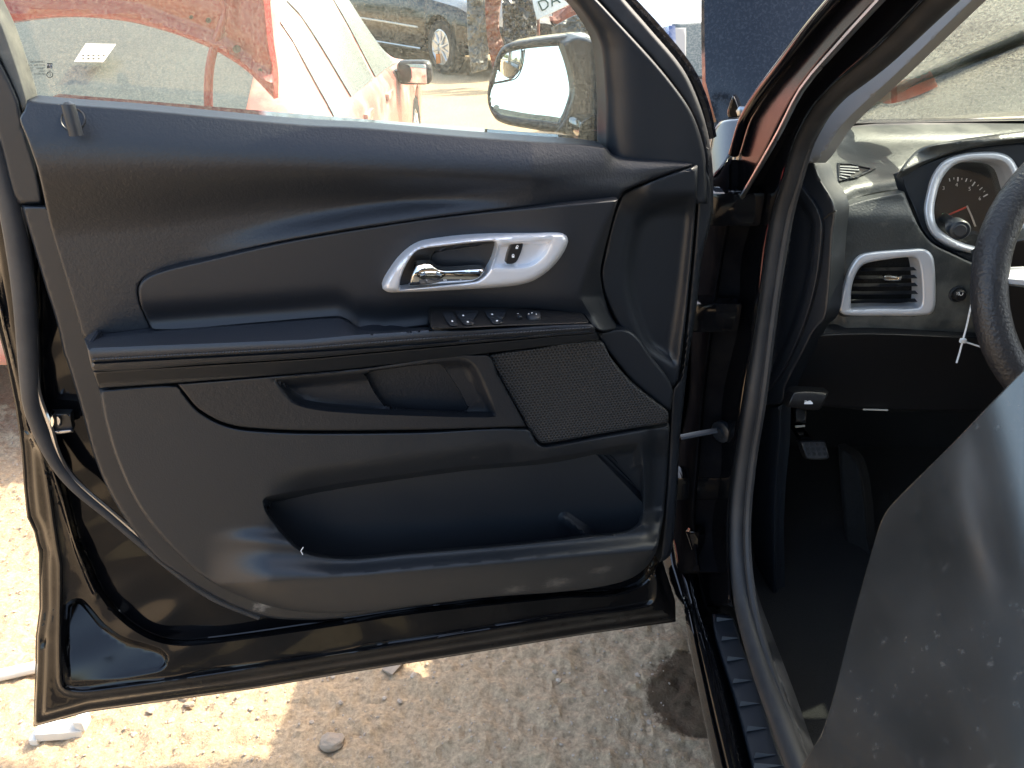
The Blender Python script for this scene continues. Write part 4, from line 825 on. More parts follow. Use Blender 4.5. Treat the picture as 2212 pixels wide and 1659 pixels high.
panel('release_symbol', HR, [(1737, 871), (1740, 868), (1744, 868.5), (1747, 865.5), (1751, 865.5), (1753.5, 868), (1756, 870.5), (1755.5, 873), (1738, 873)], 'white_print', hr, w=lambda x, y: 0.0075+0*x, step=5, edge=0, back=0.0004, curve=False, close=False)
tube('release_symbol', HR.P(np.array([1737.5, 1741, 1746]), np.array([866.5, 866, 868]), 0.0078), 0.0005, 'white_print', hr, sides=4)
PB = Plane((0, 1.20, 0.66), (-0.1, -0.85, 0.5))
pedal = panel('parking_brake_pedal', PB, [(1727, 952), (1782, 952), (1791, 988), (1786, 992), (1746, 992), (1739, 985)], 'rubber_seal', CAR, w=0.02, step=6, edge=4, drop=0.006, back=0.02)
for i in range(4):
    for j in range(3):
        x_, y_ = 1740+i*12+j*3, 958+j*11
        panel('pedal_stud', PB, [(x_-3, y_-3), (x_+4, y_-3), (x_+5, y_+4), (x_-2, y_+4)], 'dark_plastic', pedal, w=0.024, step=6, edge=2, drop=0.003, back=0.004, curve=False)
tube('pedal_arm', [PB.P(1740, 950, 0.01), PB.P(1722, 925, -0.03), PB.P(1716, 880, -0.05)], 0.012, 'black_paint', pedal, sides=8, flat=0.5)
panel('cable_bracket', PB, [(1716, 880), (1742, 882), (1741, 914), (1718, 913)], 'dark_plastic', pedal, w=-0.01, step=8, edge=3, drop=0.004, back=0.01)
panel('cable_bracket_foot', PB, [(1718, 919), (1739, 918), (1739, 922), (1719, 924)], 'pale_scrap', pedal, w=-0.004, step=8, edge=1, drop=0.001, back=0.003, curve=False)
# ---- sill
RK = Plane((0.285, 0.7, 0.425), (-0.72, 0.0, 0.69))
def zt(a_, b_): return (1097.2+a_*0.2976, 1165.2+b_*0.2976)
rl = [zt(1110, -40), zt(1112, 60), zt(1130, 180), zt(1210, 400), zt(1272, 500), zt(1320, 800), zt(1420, 1300), zt(1500, 1659), zt(1590, 2100)]
rr = [zt(1850, 2100), zt(1720, 1659), zt(1640, 1350), zt(1500, 800), zt(1400, 500), zt(1360, 220), zt(1300, 0), zt(1290, -40)]
rr_x = lny([zt(1290, -40), zt(1360, 220), zt(1400, 500), zt(1500, 800), zt(1640, 1350), zt(1720, 1659), zt(1850, 2100)])
rl_x = lny([zt(1110, -40), zt(1130, 180), zt(1210, 400), zt(1272, 500), zt(1320, 800), zt(1420, 1300), zt(1500, 1659), zt(1590, 2100)])
def rk_w(x, y):
    s_ = np.clip((x-rl_x(y))/(rr_x(y)-rl_x(y)), 0, 1)
    return 0.020*np.sin(s_*np.pi)-0.008*np.exp(-((s_-0.36)/0.05)**2)-0.004*np.exp(-((s_-0.72)/0.06)**2)
rocker = panel('rocker_panel', RK, rl+rr, 'black_paint', CAR, w=rk_w, step=8, edge=5, drop=0.008, back=0.06,
               guides=[([(rl_x(y)+(rr_x(y)-rl_x(y))*f_, y) for y in np.arange(1150, 1780, 12.)], (0,), False) for f_ in (.1, .2, .26, .31, .36, .41, .46, .54, .62, .67, .72, .77, .82, .9)])
# lower side of the rocker down to the floor, and body under the rear door
rs = [(0.305, 0.40), (0.315, 0.34), (0.33, 0.27), (0.35, 0.23), (0.38, 0.22)]
rv = []; rf = []
for i, y in enumerate(np.linspace(-1.6, 1.10, 12)): rv += [(a_, y, b_) for a_, b_ in rs]
for i in range(11):
    for j in range(4): rf.append([i*5+j, (i+1)*5+j, (i+1)*5+j+1, i*5+j+1])
mk('rocker_side', rv, rf, 'black_paint', rocker)
SP = Plane((0.34, 0.7, 0.455), (-0.25, 0, 0.97))
spl = [zt(1480, 540), zt(1620, 556), zt(1700, 750), zt(1830, 1100), zt(1960, 1500), zt(2020, 1659), zt(2120, 1950), zt(1860, 1950), zt(1770, 1640), zt(1640, 1150), zt(1500, 700)]
sillp = panel('sill_plate', SP, spl, 'trim_smooth', CAR, w=0.0, step=8, edge=5, drop=0.006, back=0.02)
for tri_ in (((1515, 565), (1515, 598), (1645, 578)), ((1555, 703), (1550, 735), (1690, 716)), ((1595, 848), (1590, 885), (1730, 862)), ((1640, 1008), (1630, 1045), (1780, 1022)), ((1690, 1172), (1680, 1212), (1835, 1190)), ((1740, 1352), (1730, 1396), (1890, 1368)), ((1795, 1545), (1785, 1590), (1955, 1562)), ((1790, 1622), (1782, 1672), (2010, 1640))):
    q = [zt(*p_) for p_ in tri_]
    top = SP.P(*np.array(q).T, np.array([0.011, 0.004, 0.0015])); bot = SP.P(*np.array(q).T, -0.001)
    mk('sill_rib', np.vstack([top, bot]), [[0, 1, 2], [0, 3, 4, 1], [1, 4, 5, 2], [2, 5, 3, 0]], 'skylit_rib_plastic', sillp, smooth=False)
panel('sill_trim', Plane((0.385, 0.7, 0.49), (-0.75, 0, 0.66)), [zt(1610, 0), zt(1700, 0), zt(1740, 300), zt(1860, 650), zt(2010, 1050), zt(2130, 1400), zt(2240, 1700), zt(2120, 1800), zt(1980, 1560), zt(1830, 1100), zt(1700, 700), zt(1630, 350)], 'scuffed_plastic', CAR, w=lambda x, y: 0.004*np.sin(x*0.2), step=8, edge=8, drop=0.012, back=0.02)
panel('rear_jamb', Plane((0.30, 0.93, .5), (-0.6, -0.8, 0)), [zt(1290, -60), zt(1390, -60), zt(1400, 300), zt(1480, 560), zt(1520, 720), zt(1440, 560), zt(1370, 220), zt(1310, 0)], 'black_paint', CAR, w=0.0, step=9, edge=5, drop=0.008, back=0.02)
cs = Plane((0.315, 1.0, .75), (-0.9, -0.4, 0))
lathe('check_strap_mount', cs.P(1563, 930, 0.0), (-0.8, -0.6, 0), [(0, .017), (.008, .017), (.010, .013), (.010, .009), (.014, .008)], 'trim_smooth', CAR, sides=20)
# ---- rest of the shell: roof, rear, far side (shade the cabin, seen from other positions)
rv = []; rf = []
for j, y in enumerate(np.linspace(-1.9, 0.74, 12)):
    for i in range(13):
        s_ = i/12*2-1; z = 1.70-0.07*abs(s_)**2.2-0.05*max(0, (y-0.2)/0.54)**2-0.05*max(0, (-0.9-y))**1.5
        rv.append((1.20+s_*0.70, y, z))
for j in range(11):
    for i in range(12): a_ = j*13+i; rf.append([a_, a_+1, a_+14, a_+13])
n1 = len(rv); rv += [(x, y, z-0.035) for x, y, z in rv]; rf += [[k+n1 for k in f][::-1] for f in rf]
roof = mk('roof', rv, rf, 'black_paint', CAR)
tube('roof_rail', [(0.36, 0.62, 1.46), (0.44, 0.30, 1.585), (0.49, 0.0, 1.625), (0.50, -0.6, 1.635), (0.50, -1.8, 1.60)], 0.05, 'black_paint', CAR, sides=10, curve=3)
tube('far_pillar', [(2.02, 1.35, 1.08), (1.96, 0.95, 1.40), (1.89, 0.68, 1.60)], 0.045, 'black_paint', CAR, sides=8)
tube('middle_pillar', [(0.34, -0.14, 0.40), (0.33, -0.14, 1.05), (0.42, -0.16, 1.40), (0.49, -0.16, 1.62)], 0.055, 'black_paint', CAR, sides=10, curve=3)
box('rear_door', (0.28, -1.25, 0.36), (0.36, -0.20, 1.12), 'black_paint', CAR)
box('far_door', (2.03, -1.3, 0.36), (2.11, 1.3, 1.10), 'black_paint', CAR)
tube('far_middle_pillar', [(2.07, -0.14, 1.05), (2.00, -0.16, 1.40), (1.91, -0.16, 1.62)], 0.05, 'black_paint', CAR, sides=8)
box('rear_body', (0.32, -2.1, 0.40), (2.08, -1.9, 1.66), 'black_paint', CAR)
# wheels of the black car, hidden from here but it stands on them
def wheel(name, c, ax, r, wd, parent, rimr=0.66, spokes=5, orange=False):
    c = np.array(c, float); ax = np.array(ax, float)/np.linalg.norm(ax)
    o = lathe(name, c-ax*wd/2, ax, [(0, r*rimr), (0.0, r*0.93), (wd*0.12, r), (wd*0.88, r), (wd, r*0.93), (wd, r*rimr), (wd*0.72, r*rimr*0.97), (wd*0.70, r*0.2)], 'tyre', parent, sides=40)
    return o
for (x, y) in ((0.42, 1.78), (1.98, 1.78), (0.42, -1.1), (1.98, -1.1)):
    s_ = -1 if x < 1.2 else 1
    w_ = wheel('wheel', (x, y, 0.345), (s_, 0, 0), 0.345, 0.21, CAR)
    lathe('rim', (x+s_*0.06, y, 0.345), (s_, 0, 0), [(0, .22), (.02, .22), (.03, .10), (.045, .05)], 'alloy', w_, sides=24)
# seat the pane leans on
seat = empty('driver_seat', (0.80, 0.25, 0.40)); WM[seat.name] = seat.location.copy(); seat.parent = CAR; seat.matrix_parent_inverse = Matrix.Translation(CAR.location).inverted()
bevel_box('seat_cushion', (0.80, 0.22, 0.62), (0.54, 0.54, 0.20), 'seat_leather', seat, bev=0.3, seg=4)
bevel_box('seat_back', (0.80, -0.10, 0.98), (0.52, 0.16, 0.72), 'seat_leather', seat, rot=Matrix.Rotation(R(14), 3, 'X'), bev=0.35, seg=4)
bevel_box('seat_rail', (0.80, 0.2, 0.46), (0.50, 0.5, 0.13), 'dark_plastic', seat, bev=0.1)
ps = empty('passenger_seat', (1.60, 0.25, 0.40)); WM[ps.name] = ps.location.copy(); ps.parent = CAR; ps.matrix_parent_inverse = Matrix.Translation(CAR.location).inverted()
bevel_box('seat_cushion', (1.60, 0.22, 0.62), (0.54, 0.54, 0.20), 'seat_leather', ps, bev=0.3, seg=4)
bevel_box('seat_back', (1.60, -0.10, 0.98), (0.52, 0.16, 0.72), 'seat_leather', ps, rot=Matrix.Rotation(R(14), 3, 'X'), bev=0.35, seg=4)
# ---- steering wheel
tube('steering_column', [(0.7475, 0.87, 1.01), (0.7475, 1.05, 0.93), (0.7475, 1.40, 0.78)], 0.055, 'dark_plastic', CAR, sides=14)
SWC = np.array([0.7475, 0.845, 1.030]); su = np.array([0, 0.42, 0.907]); sr = np.array([1.0, 0, 0]); sn = np.cross(sr, su)
sw = empty('steering_wheel', SWC); WM[sw.name] = sw.location.copy(); sw.parent = CAR; sw.matrix_parent_inverse = Matrix.Translation(CAR.location).inverted()
V = []; Fc = []; NA, NB = 72, 16
for i in range(NA):
    a = 2*math.pi*i/NA; d = sr*math.cos(a)+su*math.sin(a)
    fat = 1.0+0.10*math.exp(-((abs(math.cos(a))-0.95)/0.15)**2)
    for j in range(NB):
        b = 2*math.pi*j/NB; V.append(SWC+d*(0.185+0.0185*fat*math.cos(b))+sn*0.0175*fat*math.sin(b))
for i in range(NA):
    for j in range(NB): Fc.append([i*NB+j, ((i+1) % NA)*NB+j, ((i+1) % NA)*NB+(j+1) % NB, i*NB+(j+1) % NB])
mat('wheel_leather', (0.026, 0.025, 0.027), 0.42, grain=(260, 0.7, 0.0022), var=0.15, rvar=0.12, vscale=30)
mk('rim', V, Fc, 'wheel_leather', sw)
lathe('hub', SWC-sn*0.05, sn, [(0, .05), (.02, .075), (.045, .085), (.058, .07), (.062, .02)], 'trim_smooth', sw, sides=28)
for a in (R(178), R(2), R(225), R(-45)):
    d = sr*math.cos(a)+su*math.sin(a); tube('spoke', [SWC+d*0.06-sn*0.012, SWC+d*0.11-sn*0.008, SWC+d*0.18], [0.03, 0.026, 0.016], 'trim_smooth' if abs(math.sin(a)) > .3 else 'silver_paint', sw, sides=10, flat=0.5)
# ---------------------------------------------------------------- things in and on the car
# tinted glass pane leaning in the doorway on the driver's side
PO = CAMP+rays(1950, 1300)*0.62
PANE = Plane(PO, (-0.900, 0.05, 0.410)); pe = np.cross([0, 0, 1.0], PANE.n); pe /= np.linalg.norm(pe); pb_ = np.cross(PANE.n, pe)
pg = bpy.data.materials.new('tinted_pane'); pg.use_nodes = True; t = pg.node_tree; L = t.links.new; b = t.nodes['Principled BSDF']
tc = nd(t, 'ShaderNodeTexCoord'); nz = nd(t, 'ShaderNodeTexNoise', i_Scale=95.0, i_Detail=5.0, i_Roughness=.7); L(tc.outputs['Object'], nz.inputs['Vector'])
n3 = nd(t, 'ShaderNodeTexNoise', i_Scale=9.0, i_Detail=3.0); L(tc.outputs['Object'], n3.inputs['Vector'])
mr = nd(t, 'ShaderNodeMapRange'); mr.inputs[1].default_value = .58; mr.inputs[2].default_value = .80; mr.inputs[3].default_value = .16; mr.inputs[4].default_value = .50; L(nz.outputs['Fac'], mr.inputs[0])
mm = nd(t, 'ShaderNodeMath', operation='MULTIPLY'); L(mr.outputs[0], mm.inputs[0]); L(n3.outputs['Fac'], mm.inputs[1])
cm = nd(t, 'ShaderNodeMix', data_type='RGBA'); L(mm.outputs[0], cm.inputs[0]); cm.inputs[6].default_value = (.006, .007, .007, 1); cm.inputs[7].default_value = (.30, .29, .27, 1)
L(cm.outputs[2], b.inputs['Base Color']); b.inputs['IOR'].default_value = 2.1
r_ = nd(t, 'ShaderNodeMapRange'); r_.inputs[3].default_value = .13; r_.inputs[4].default_value = .5; L(mm.outputs[0], r_.inputs[0]); L(r_.outputs[0], b.inputs['Roughness'])
MAT['tinted_pane'] = pg
def pane_w(x, y):
    q = PANE.P(x, y, 0.0)-PO; s_ = q@pb_; e_ = q@pe
    return -s_*s_/(2*1.15)-e_*e_/(2*8)-1.1*e_*np.maximum(s_, 0)**1.2
pane = panel('tinted_glass_pane', PANE, [(2600, 500), (2330, 690), (2212, 798), (2040, 975), (1930, 1085), (1908, 1115), (1890, 1165), (1840, 1345), (1780, 1570), (1725, 1668), (1690, 1760), (1720, 1830), (2700, 1830), (2750, 800)], 'tinted_pane', None, w=pane_w, step=16, edge=2.5, drop=0.002, back=0.0045)
tag(pane, 'dark tinted loose glass pane, dusty and glossy, leaning in the doorway before the steering wheel', 'glass pane')
# orange paper under the wiper
pp = WS
paper = panel('orange_paper', pp, [(1880, 212), (1905, 192), (1990, 160), (2004, 152), (2012, 158), (2026, 187), (1980, 207), (1921, 224)], 'paper_orange', None, w=lambda x, y: ws_b(x, y)+0.0015+0.002*np.sin((x-1900)*0.05), step=6, edge=0, back=0.0008)
tag(paper, 'creased orange paper note tucked under the wiper blade', 'paper')
# white cable tie hanging below the column
ZT = Plane((0.6, 0.90, 0.9), (0, -1, 0.2))
zipt = tube('cable_tie', ZT.P(*np.array([(2104, 640), (2097, 664), (2088, 705), (2079, 738), (2072, 765), (2066, 784)]).T, 0), 0.0016, 'zip_tie', None, sides=8, curve=4, flat=0.6)
tag(zipt, 'white plastic cable tie hanging beside the steering wheel rim', 'cable tie')
bevel_box('tie_head', ZT.P(2080, 736, 0.001), (0.0075, 0.005, 0.006), 'zip_tie', zipt, bev=0.25)
tube('tie_loop', ZT.P(*np.array([(2081, 737), (2105, 745), (2142, 756), (2200, 760)]).T, 0.0), 0.0018, 'zip_tie', zipt, sides=8, curve=4, flat=0.6)

# ---------------------------------------------------------------- ground
GP = Plane((0, 0, 0), (0, 0, 1))
def gpt(px, py): return GP.P(px, py, 0.0)
rng = np.random.RandomState(3)
def vnoise(X, Y, sc, seed):
    r_ = np.random.RandomState(seed); T = r_.rand(256, 256)
    x, y = X*sc+1000, Y*sc+1000; xi, yi = np.floor(x).astype(int), np.floor(y).astype(int); fx_, fy_ = x-xi, y-yi
    fx_ = fx_*fx_*(3-2*fx_); fy_ = fy_*fy_*(3-2*fy_)
    g = lambda a_, b_: T[a_ % 256, b_ % 256]
    return (g(xi, yi)*(1-fx_)+g(xi+1, yi)*fx_)*(1-fy_)+(g(xi, yi+1)*(1-fx_)+g(xi+1, yi+1)*fx_)*fy_
def axis_(lo, hi, st, far_lo, far_hi):
    c = list(np.arange(lo, hi, st)); a_ = []; s_ = st; x = lo
    while x > far_lo: s_ *= 1.22; x -= s_; a_.append(x)
    b_ = []; s_ = st; x = hi
    while x < far_hi: s_ *= 1.22; x += s_; b_.append(x)
    return np.array(a_[::-1]+c+b_)
ax_ = axis_(-1.75, 0.36, 0.0062, -400, 400); ay_ = axis_(0.62, 2.3, 0.0068, -400, 600)
GX, GY = np.meshgrid(ax_, ay_)
near = smooth01(1-np.maximum(0, np.hypot(np.maximum(np.abs(GX+0.7)-1.1, 0), np.maximum(np.abs(GY-1.45)-0.85, 0)))/1.0)
GZ = (0.012*(vnoise(GX, GY, 6, 1)-.5)+0.011*(vnoise(GX, GY, 17, 2)-.5)+0.010*(vnoise(GX, GY, 42, 3)-.5)+0.008*(vnoise(GX, GY, 95, 4)-.5)+0.004*np.maximum(0, vnoise(GX, GY, 60, 8)-.72)*4)*near
# tyre marks: a gentle ribbed band
tb = np.exp(-((GX+0.22+0.05*np.sin(GY*3))/0.10)**2); GZ -= 0.004*tb*near
GZ += 0.0028*tb*np.maximum(0, np.sin((GY+GX*0.35)*2*np.pi/0.055))**3*near*smooth01((GY-0.9)/0.2)
tb2 = np.exp(-((GX-0.10-0.03*np.sin(GY*5))/0.012)**2); GZ += 0.006*tb2*near*vnoise(GX, GY, 30, 9)
GZ += 0.5*(vnoise(GX, GY, 0.02, 5)-.5)*smooth01((np.hypot(GX, GY)-25)/60)
ny, nx = GX.shape
Vg = np.stack([GX.ravel(), GY.ravel(), GZ.ravel()], 1)
ii, jj = np.meshgrid(np.arange(nx-1), np.arange(ny-1)); k0 = (jj*nx+ii).ravel()
Fg = np.stack([k0, k0+1, k0+nx+1, k0+nx], 1)
gmat = bpy.data.materials.new('sandy_dirt'); gmat.use_nodes = True; t = gmat.node_tree; L = t.links.new; b = t.nodes['Principled BSDF']
tc = nd(t, 'ShaderNodeTexCoord'); geo = nd(t, 'ShaderNodeNewGeometry')
na = nd(t, 'ShaderNodeTexNoise', i_Scale=2.2, i_Detail=6.0); L(geo.outputs['Position'], na.inputs['Vector'])
nb_ = nd(t, 'ShaderNodeTexNoise', i_Scale=120.0, i_Detail=6.0, i_Roughness=.7); L(geo.outputs['Position'], nb_.inputs['Vector'])
m1 = nd(t, 'ShaderNodeMix', data_type='RGBA'); L(na.outputs['Fac'], m1.inputs[0]); m1.inputs[6].default_value = (.42, .305, .192, 1); m1.inputs[7].default_value = (.55, .410, .262, 1)
rr_ = nd(t, 'ShaderNodeMapRange'); rr_.inputs[1].default_value = .3; rr_.inputs[2].default_value = .72; rr_.inputs[3].default_value = .58; rr_.inputs[4].default_value = 1.30; L(nb_.outputs['Fac'], rr_.inputs[0])
m2 = nd(t, 'ShaderNodeMix', data_type='RGBA', blend_type='MULTIPLY'); m2.inputs[0].default_value = 1; L(m1.outputs[2], m2.inputs[6]); L(rr_.outputs[0], m2.inputs[7])
# oil stain with its own ragged shape
st_c = gpt(1492, 1498)
vd = nd(t, 'ShaderNodeVectorMath', operation='DISTANCE'); L(geo.outputs['Position'], vd.inputs[0]); vd.inputs[1].default_value = (st_c[0]+0.012, st_c[1], 0)
nc = nd(t, 'ShaderNodeTexNoise', i_Scale=16.0, i_Detail=8.0, i_Roughness=.75); L(geo.outputs['Position'], nc.inputs['Vector'])
ad = nd(t, 'ShaderNodeMath', operation='MULTIPLY_ADD'); L(nc.outputs['Fac'], ad.inputs[0]); ad.inputs[1].default_value = .10; L(vd.outputs['Value'], ad.inputs[2])
sm_ = nd(t, 'ShaderNodeMapRange', interpolation_type='SMOOTHSTEP'); sm_.inputs[1].default_value = .148; sm_.inputs[2].default_value = .166; sm_.inputs[3].default_value = .86; sm_.inputs[4].default_value = 0; L(ad.outputs[0], sm_.inputs[0])
m3 = nd(t, 'ShaderNodeMix', data_type='RGBA'); L(sm_.outputs[0], m3.inputs[0]); L(m2.outputs[2], m3.inputs[6]); m3.inputs[7].default_value = (.070, .042, .024, 1)
L(m3.outputs[2], b.inputs['Base Color']); b.inputs['Roughness'].default_value = .93; b.inputs['Specular IOR Level'].default_value = .15
bp = nd(t, 'ShaderNodeBump', i_Strength=.75, i_Distance=.008); L(nb_.outputs['Fac'], bp.inputs['Height']); L(bp.outputs[0], b.inputs['Normal'])
MAT['sandy_dirt'] = gmat
ground = mk('ground', Vg, Fg, 'sandy_dirt'); tag(ground, kind='structure', label='sandy dirt yard ground with pebbles and tyre marks')
# gravel
ico = bmesh.new(); bmesh.ops.create_icosphere(ico, subdivisions=1, radius=1); iv = np.array([tuple(v.co) for v in ico.verts]); ico.verts.index_update(); if_ = np.array([[v.index for v in f.verts] for f in ico.faces]); ico.free()
gv, gf = [], []; n_ = 0
gmat2 = []
for k in range(9000):
    x = rng.uniform(-1.7, 0.34); y = rng.uniform(0.65, 2.3)
    if x > -0.55 and rng.rand() < 0.45: continue
    s_ = 0.0012+0.0022*rng.rand()**2+(0.005*rng.rand()**2 if rng.rand() < 0.06 else 0)
    v = iv*(1+0.35*(rng.rand(len(iv), 1)-.5))*s_*np.array([1+.5*rng.rand(), 1, .65]); an = rng.rand()*6.3; c, s = math.cos(an), math.sin(an)
    v = v@np.array([[c, s, 0], [-s, c, 0], [0, 0, 1]])
    gi = np.searchsorted(ax_, x); gj = np.searchsorted(ay_, y); z = GZ[min(gj, ny-1), min(gi, nx-1)]
    gv.append(v+np.array([x, y, z+s_*0.25])); gf.append(if_+n_); n_ += len(iv)
mat('gravel_grain', (0.42, 0.34, 0.26), 0.9, var=0.55, vscale=70)
tag(mk('gravel', np.vstack(gv), np.vstack(gf), 'gravel_grain', None, smooth=False), 'loose pale gravel grains scattered over the dirt', kind='stuff')
def rock(name, px, py, size, m, label, cat, seed, squash=(1, .8, .6), group=None):
    r_ = np.random.RandomState(seed); bm = bmesh.new(); bmesh.ops.create_icosphere(bm, subdivisions=3, radius=1)
    p = gpt(px, py); V = []
    for v in bm.verts:
        c = np.array(v.co); d = 1+0.30*(vnoise(np.array([c[0]+seed]), np.array([c[1]+c[2]*1.7]), 1.6, seed)[0]-.5)+0.16*(vnoise(np.array([c[0]*2+c[2]]), np.array([c[1]*2+seed]), 2.4, seed+1)[0]-.5)
        c = np.sign(c)*np.abs(c)**0.8*d*size*np.array(squash); V.append(p+c+np.array([0, 0, size*squash[2]*0.55]))
    bm.verts.index_update(); Fc = [[v.index for v in f.verts] for f in bm.faces]; bm.free()
    return tag(mk(name, V, Fc, m, None, smooth=False), label, cat, group)
rock('stone', 718, 1608, 0.023, 'stone', 'brown angular stone on the shaded dirt below the door', 'stone', 11)
rock('stone', 410, 1523, 0.012, 'stone', 'small grey oblong stone on the dirt beside the shadow edge', 'stone', 12, (1, .5, .4))
rock('stone', 398, 1510, 0.010, 'stone', 'small round pebble at the end of the oblong stone', 'stone', 14, (1, .8, .6))
# torn white plastic scrap on the sand
p = gpt(135, 1585); scr = bevel_box('plastic_scrap', p+np.array([0, 0, .012]), (0.085, 0.034, 0.022), 'pale_scrap', None, rot=Matrix.Rotation(R(14), 3, 'Z') @ Matrix.Rotation(R(12), 3, 'Y'), bev=0.22)
tag(scr, 'broken white plastic scrap on sunlit sand below the door corner', 'plastic scrap')
bevel_box('scrap_lug', p+np.array([.040, .012, .022]), (0.02, 0.03, 0.03), 'pale_scrap', scr, bev=0.25)
bevel_box('scrap_lug', p+np.array([-.040, -.014, .010]), (0.018, 0.03, 0.018), 'pale_scrap', scr, bev=0.25)
p = gpt(850, 1440); sc2 = bevel_box('plastic_clip', p+np.array([0, 0, .004]), (0.03, 0.045, 0.006), 'stone', None, rot=Matrix.Rotation(R(-30), 3, 'Z'), bev=0.3); tag(sc2, 'flat grey plastic clip on the dirt under the door edge', 'clip')
a_, b_ = gpt(-60, 1483), gpt(92, 1448); d_ = b_-a_
pipe = tube('pipe', [a_-d_*1.2+[0, 0, .014], (a_+b_)/2+np.array([0, 0, .014]), b_+d_*0.15+[0, 0, .014]], 0.013, 'pale_scrap', None, sides=14); tag(pipe, 'thin white pipe lying on the sunlit sand', 'pipe')
# ---------------------------------------------------------------- parked and scrapped cars in the yard
def loft_car(name, label, pos, heading, L, hw, prof, paint, win, wheels=True, group=None, lift=0.0, mirrors=True, arch_r=0.34, wh=(0.78, 3.35), wr=0.31, extra_glass=True, rimspokes=10):
    """prof: rows (s, z_low, z_belt, z_top, belt_half, top_half); s from the tail forward"""
    root = empty(name, (pos[0], pos[1], 0)); tag(root, label, 'car', group)
    c, sn_ = math.cos(heading), math.sin(heading)
    def T(P):
        P = np.asarray(P, float); return np.stack([pos[0]+P[:, 0]*c-P[:, 1]*sn_, pos[1]+P[:, 0]*sn_+P[:, 1]*c, P[:, 2]+lift], 1)
    pr = np.array(prof, float); S = np.linspace(0, L, int(L/0.045))
    def col(k):
        # smooth interpolation
        y = np.interp(S, pr[:, 0], pr[:, k]); ker = np.array([1, 2, 3, 2, 1])/9; yy = np.pad(y, 2, 'edge'); return np.convolve(yy, ker, 'valid')
    zl, zb, zt_, bw, tw = (col(k) for k in range(1, 6))
    end = np.minimum(1, np.sqrt(np.clip(np.minimum(S, L-S)/0.28, 0, 1))*0.35+0.65)
    def arch(s):
        r = 0.0
        for w_ in wh:
            d = s-w_
            if abs(d) < arch_r: r = max(r, wr+math.sqrt(arch_r**2-d*d))
        return r
    rows = []
    for i, s in enumerate(S):
        low = max(zl[i], arch(s)); b_ = bw[i]*end[i]*hw; t_ = tw[i]*end[i]*hw; belt_ = zb[i]; top = zt_[i]
        mid = min(belt_-0.06, max(low+0.02, 0.62))
        half = [(0.0, low+0.0), (b_*0.93, low), (b_*1.0, min(mid, low+0.10)), (b_*1.02, mid), (b_*1.0, belt_-0.05), (b_*0.965, belt_)]
        gh = max(0, top-belt_)
        for f in (0.18, 0.5, 0.82): half.append((b_*0.955+(t_-b_*0.955)*f**1.15, belt_+gh*f*0.93))
        half += [(t_*0.93, belt_+gh*0.965+0.004), (t_*0.78, top), (t_*0.45, top+0.018), (0, top+0.024)]
        rows.append(half)
    H = np.array(rows); nk = H.shape[1]
    V = np.zeros((len(S), 2*nk-1, 3))
    V[:, :nk, 1] = -H[:, :, 0]; V[:, :nk, 2] = H[:, :, 1]; V[:, nk-1:, 1] = H[:, ::-1, 0]; V[:, nk-1:, 2] = H[:, ::-1, 1]; V[:, :, 0] = S[:, None]
    m_ = 2*nk-1; Fc = []
    for i in range(len(S)-1):
        for j in range(m_-1): a_ = i*m_+j; Fc.append([a_, a_+m_, a_+m_+1, a_+1])
    Fc.append(list(range(m_))); Fc.append([(len(S)-1)*m_+j for j in range(m_)][::-1])
    body_ = mk('body', T(V.reshape(-1, 3)), Fc, paint, root)
    # windows: panes laid 4 mm proud of the glasshouse
    def pane_(nm, s0, s1, j0, j1, side, slant0=0.0, slant1=0.0, m2=win):
        f_s = lambda s: np.array([[np.interp(s, S, V[:, j, k]) for k in range(3)] for j in range(m_)])
        nv_, nh_ = 7, 10; P = []
        for a_ in range(nv_+1):
            fj = j0+(j1-j0)*a_/nv_
            for b_ in range(nh_+1):
                ss = (s0+slant0*a_/nv_)+((s1+slant1*a_/nv_)-(s0+slant0*a_/nv_))*b_/nh_
                q = f_s(ss); jj_ = int(min(m_-2, math.floor(fj))); fr = fj-jj_; p = q[jj_]*(1-fr)+q[jj_+1]*fr
                P.append(p)
        P = np.array(P); G = P.reshape(nv_+1, nh_+1, 3)
        nrm = np.cross(np.gradient(G, axis=1), np.gradient(G, axis=0)); nrm /= np.linalg.norm(nrm, axis=2)[..., None]+1e-9
        cen = np.array([L/2, 0, 0.9]); sg = np.sign(((G-cen)*nrm).sum(2).mean()); nrm *= sg
        out = (G+nrm*0.006).reshape(-1, 3); inn = (G-nrm*0.004).reshape(-1, 3); n1 = len(out); Fw = []
        for a_ in range(nv_):
            for b_ in range(nh_):
                k = a_*(nh_+1)+b_; Fw.append([k, k+1, k+nh_+2, k+nh_+1]); Fw.append([n1+k, n1+k+nh_+1, n1+k+nh_+2, n1+k+1])
        return mk(nm, T(np.vstack([out, inn])), Fw, m2, root)
    return root, body_, S, V, T, pane_, m_, nk, H
def spoke_rim(root_w, c, ax, r, n, parent, m='alloy'):
    c = np.array(c, float); ax = np.array(ax, float); ax /= np.linalg.norm(ax)
    u = np.array([0, 0, 1.0]); v = np.cross(ax, u)
    lathe('rim_ring', c-ax*0.02, ax, [(0, r*0.86), (0, r), (.03, r), (.035, r*0.93), (.02, r*0.88)], m, parent, sides=32)
    lathe('hub_cap', c-ax*0.02, ax, [(0, r*.28), (.03, r*.26), (.04, r*.12)], m, parent, sides=16)
    for k in range(n):
        a = 2*math.pi*k/n; d = u*math.cos(a)+v*math.sin(a)
        tube('spoke', [c+d*r*0.2+ax*0.012, c+d*r*0.55+ax*0.01, c+d*r*0.92], [r*.085, r*.07, r*.065], m, parent, sides=6)
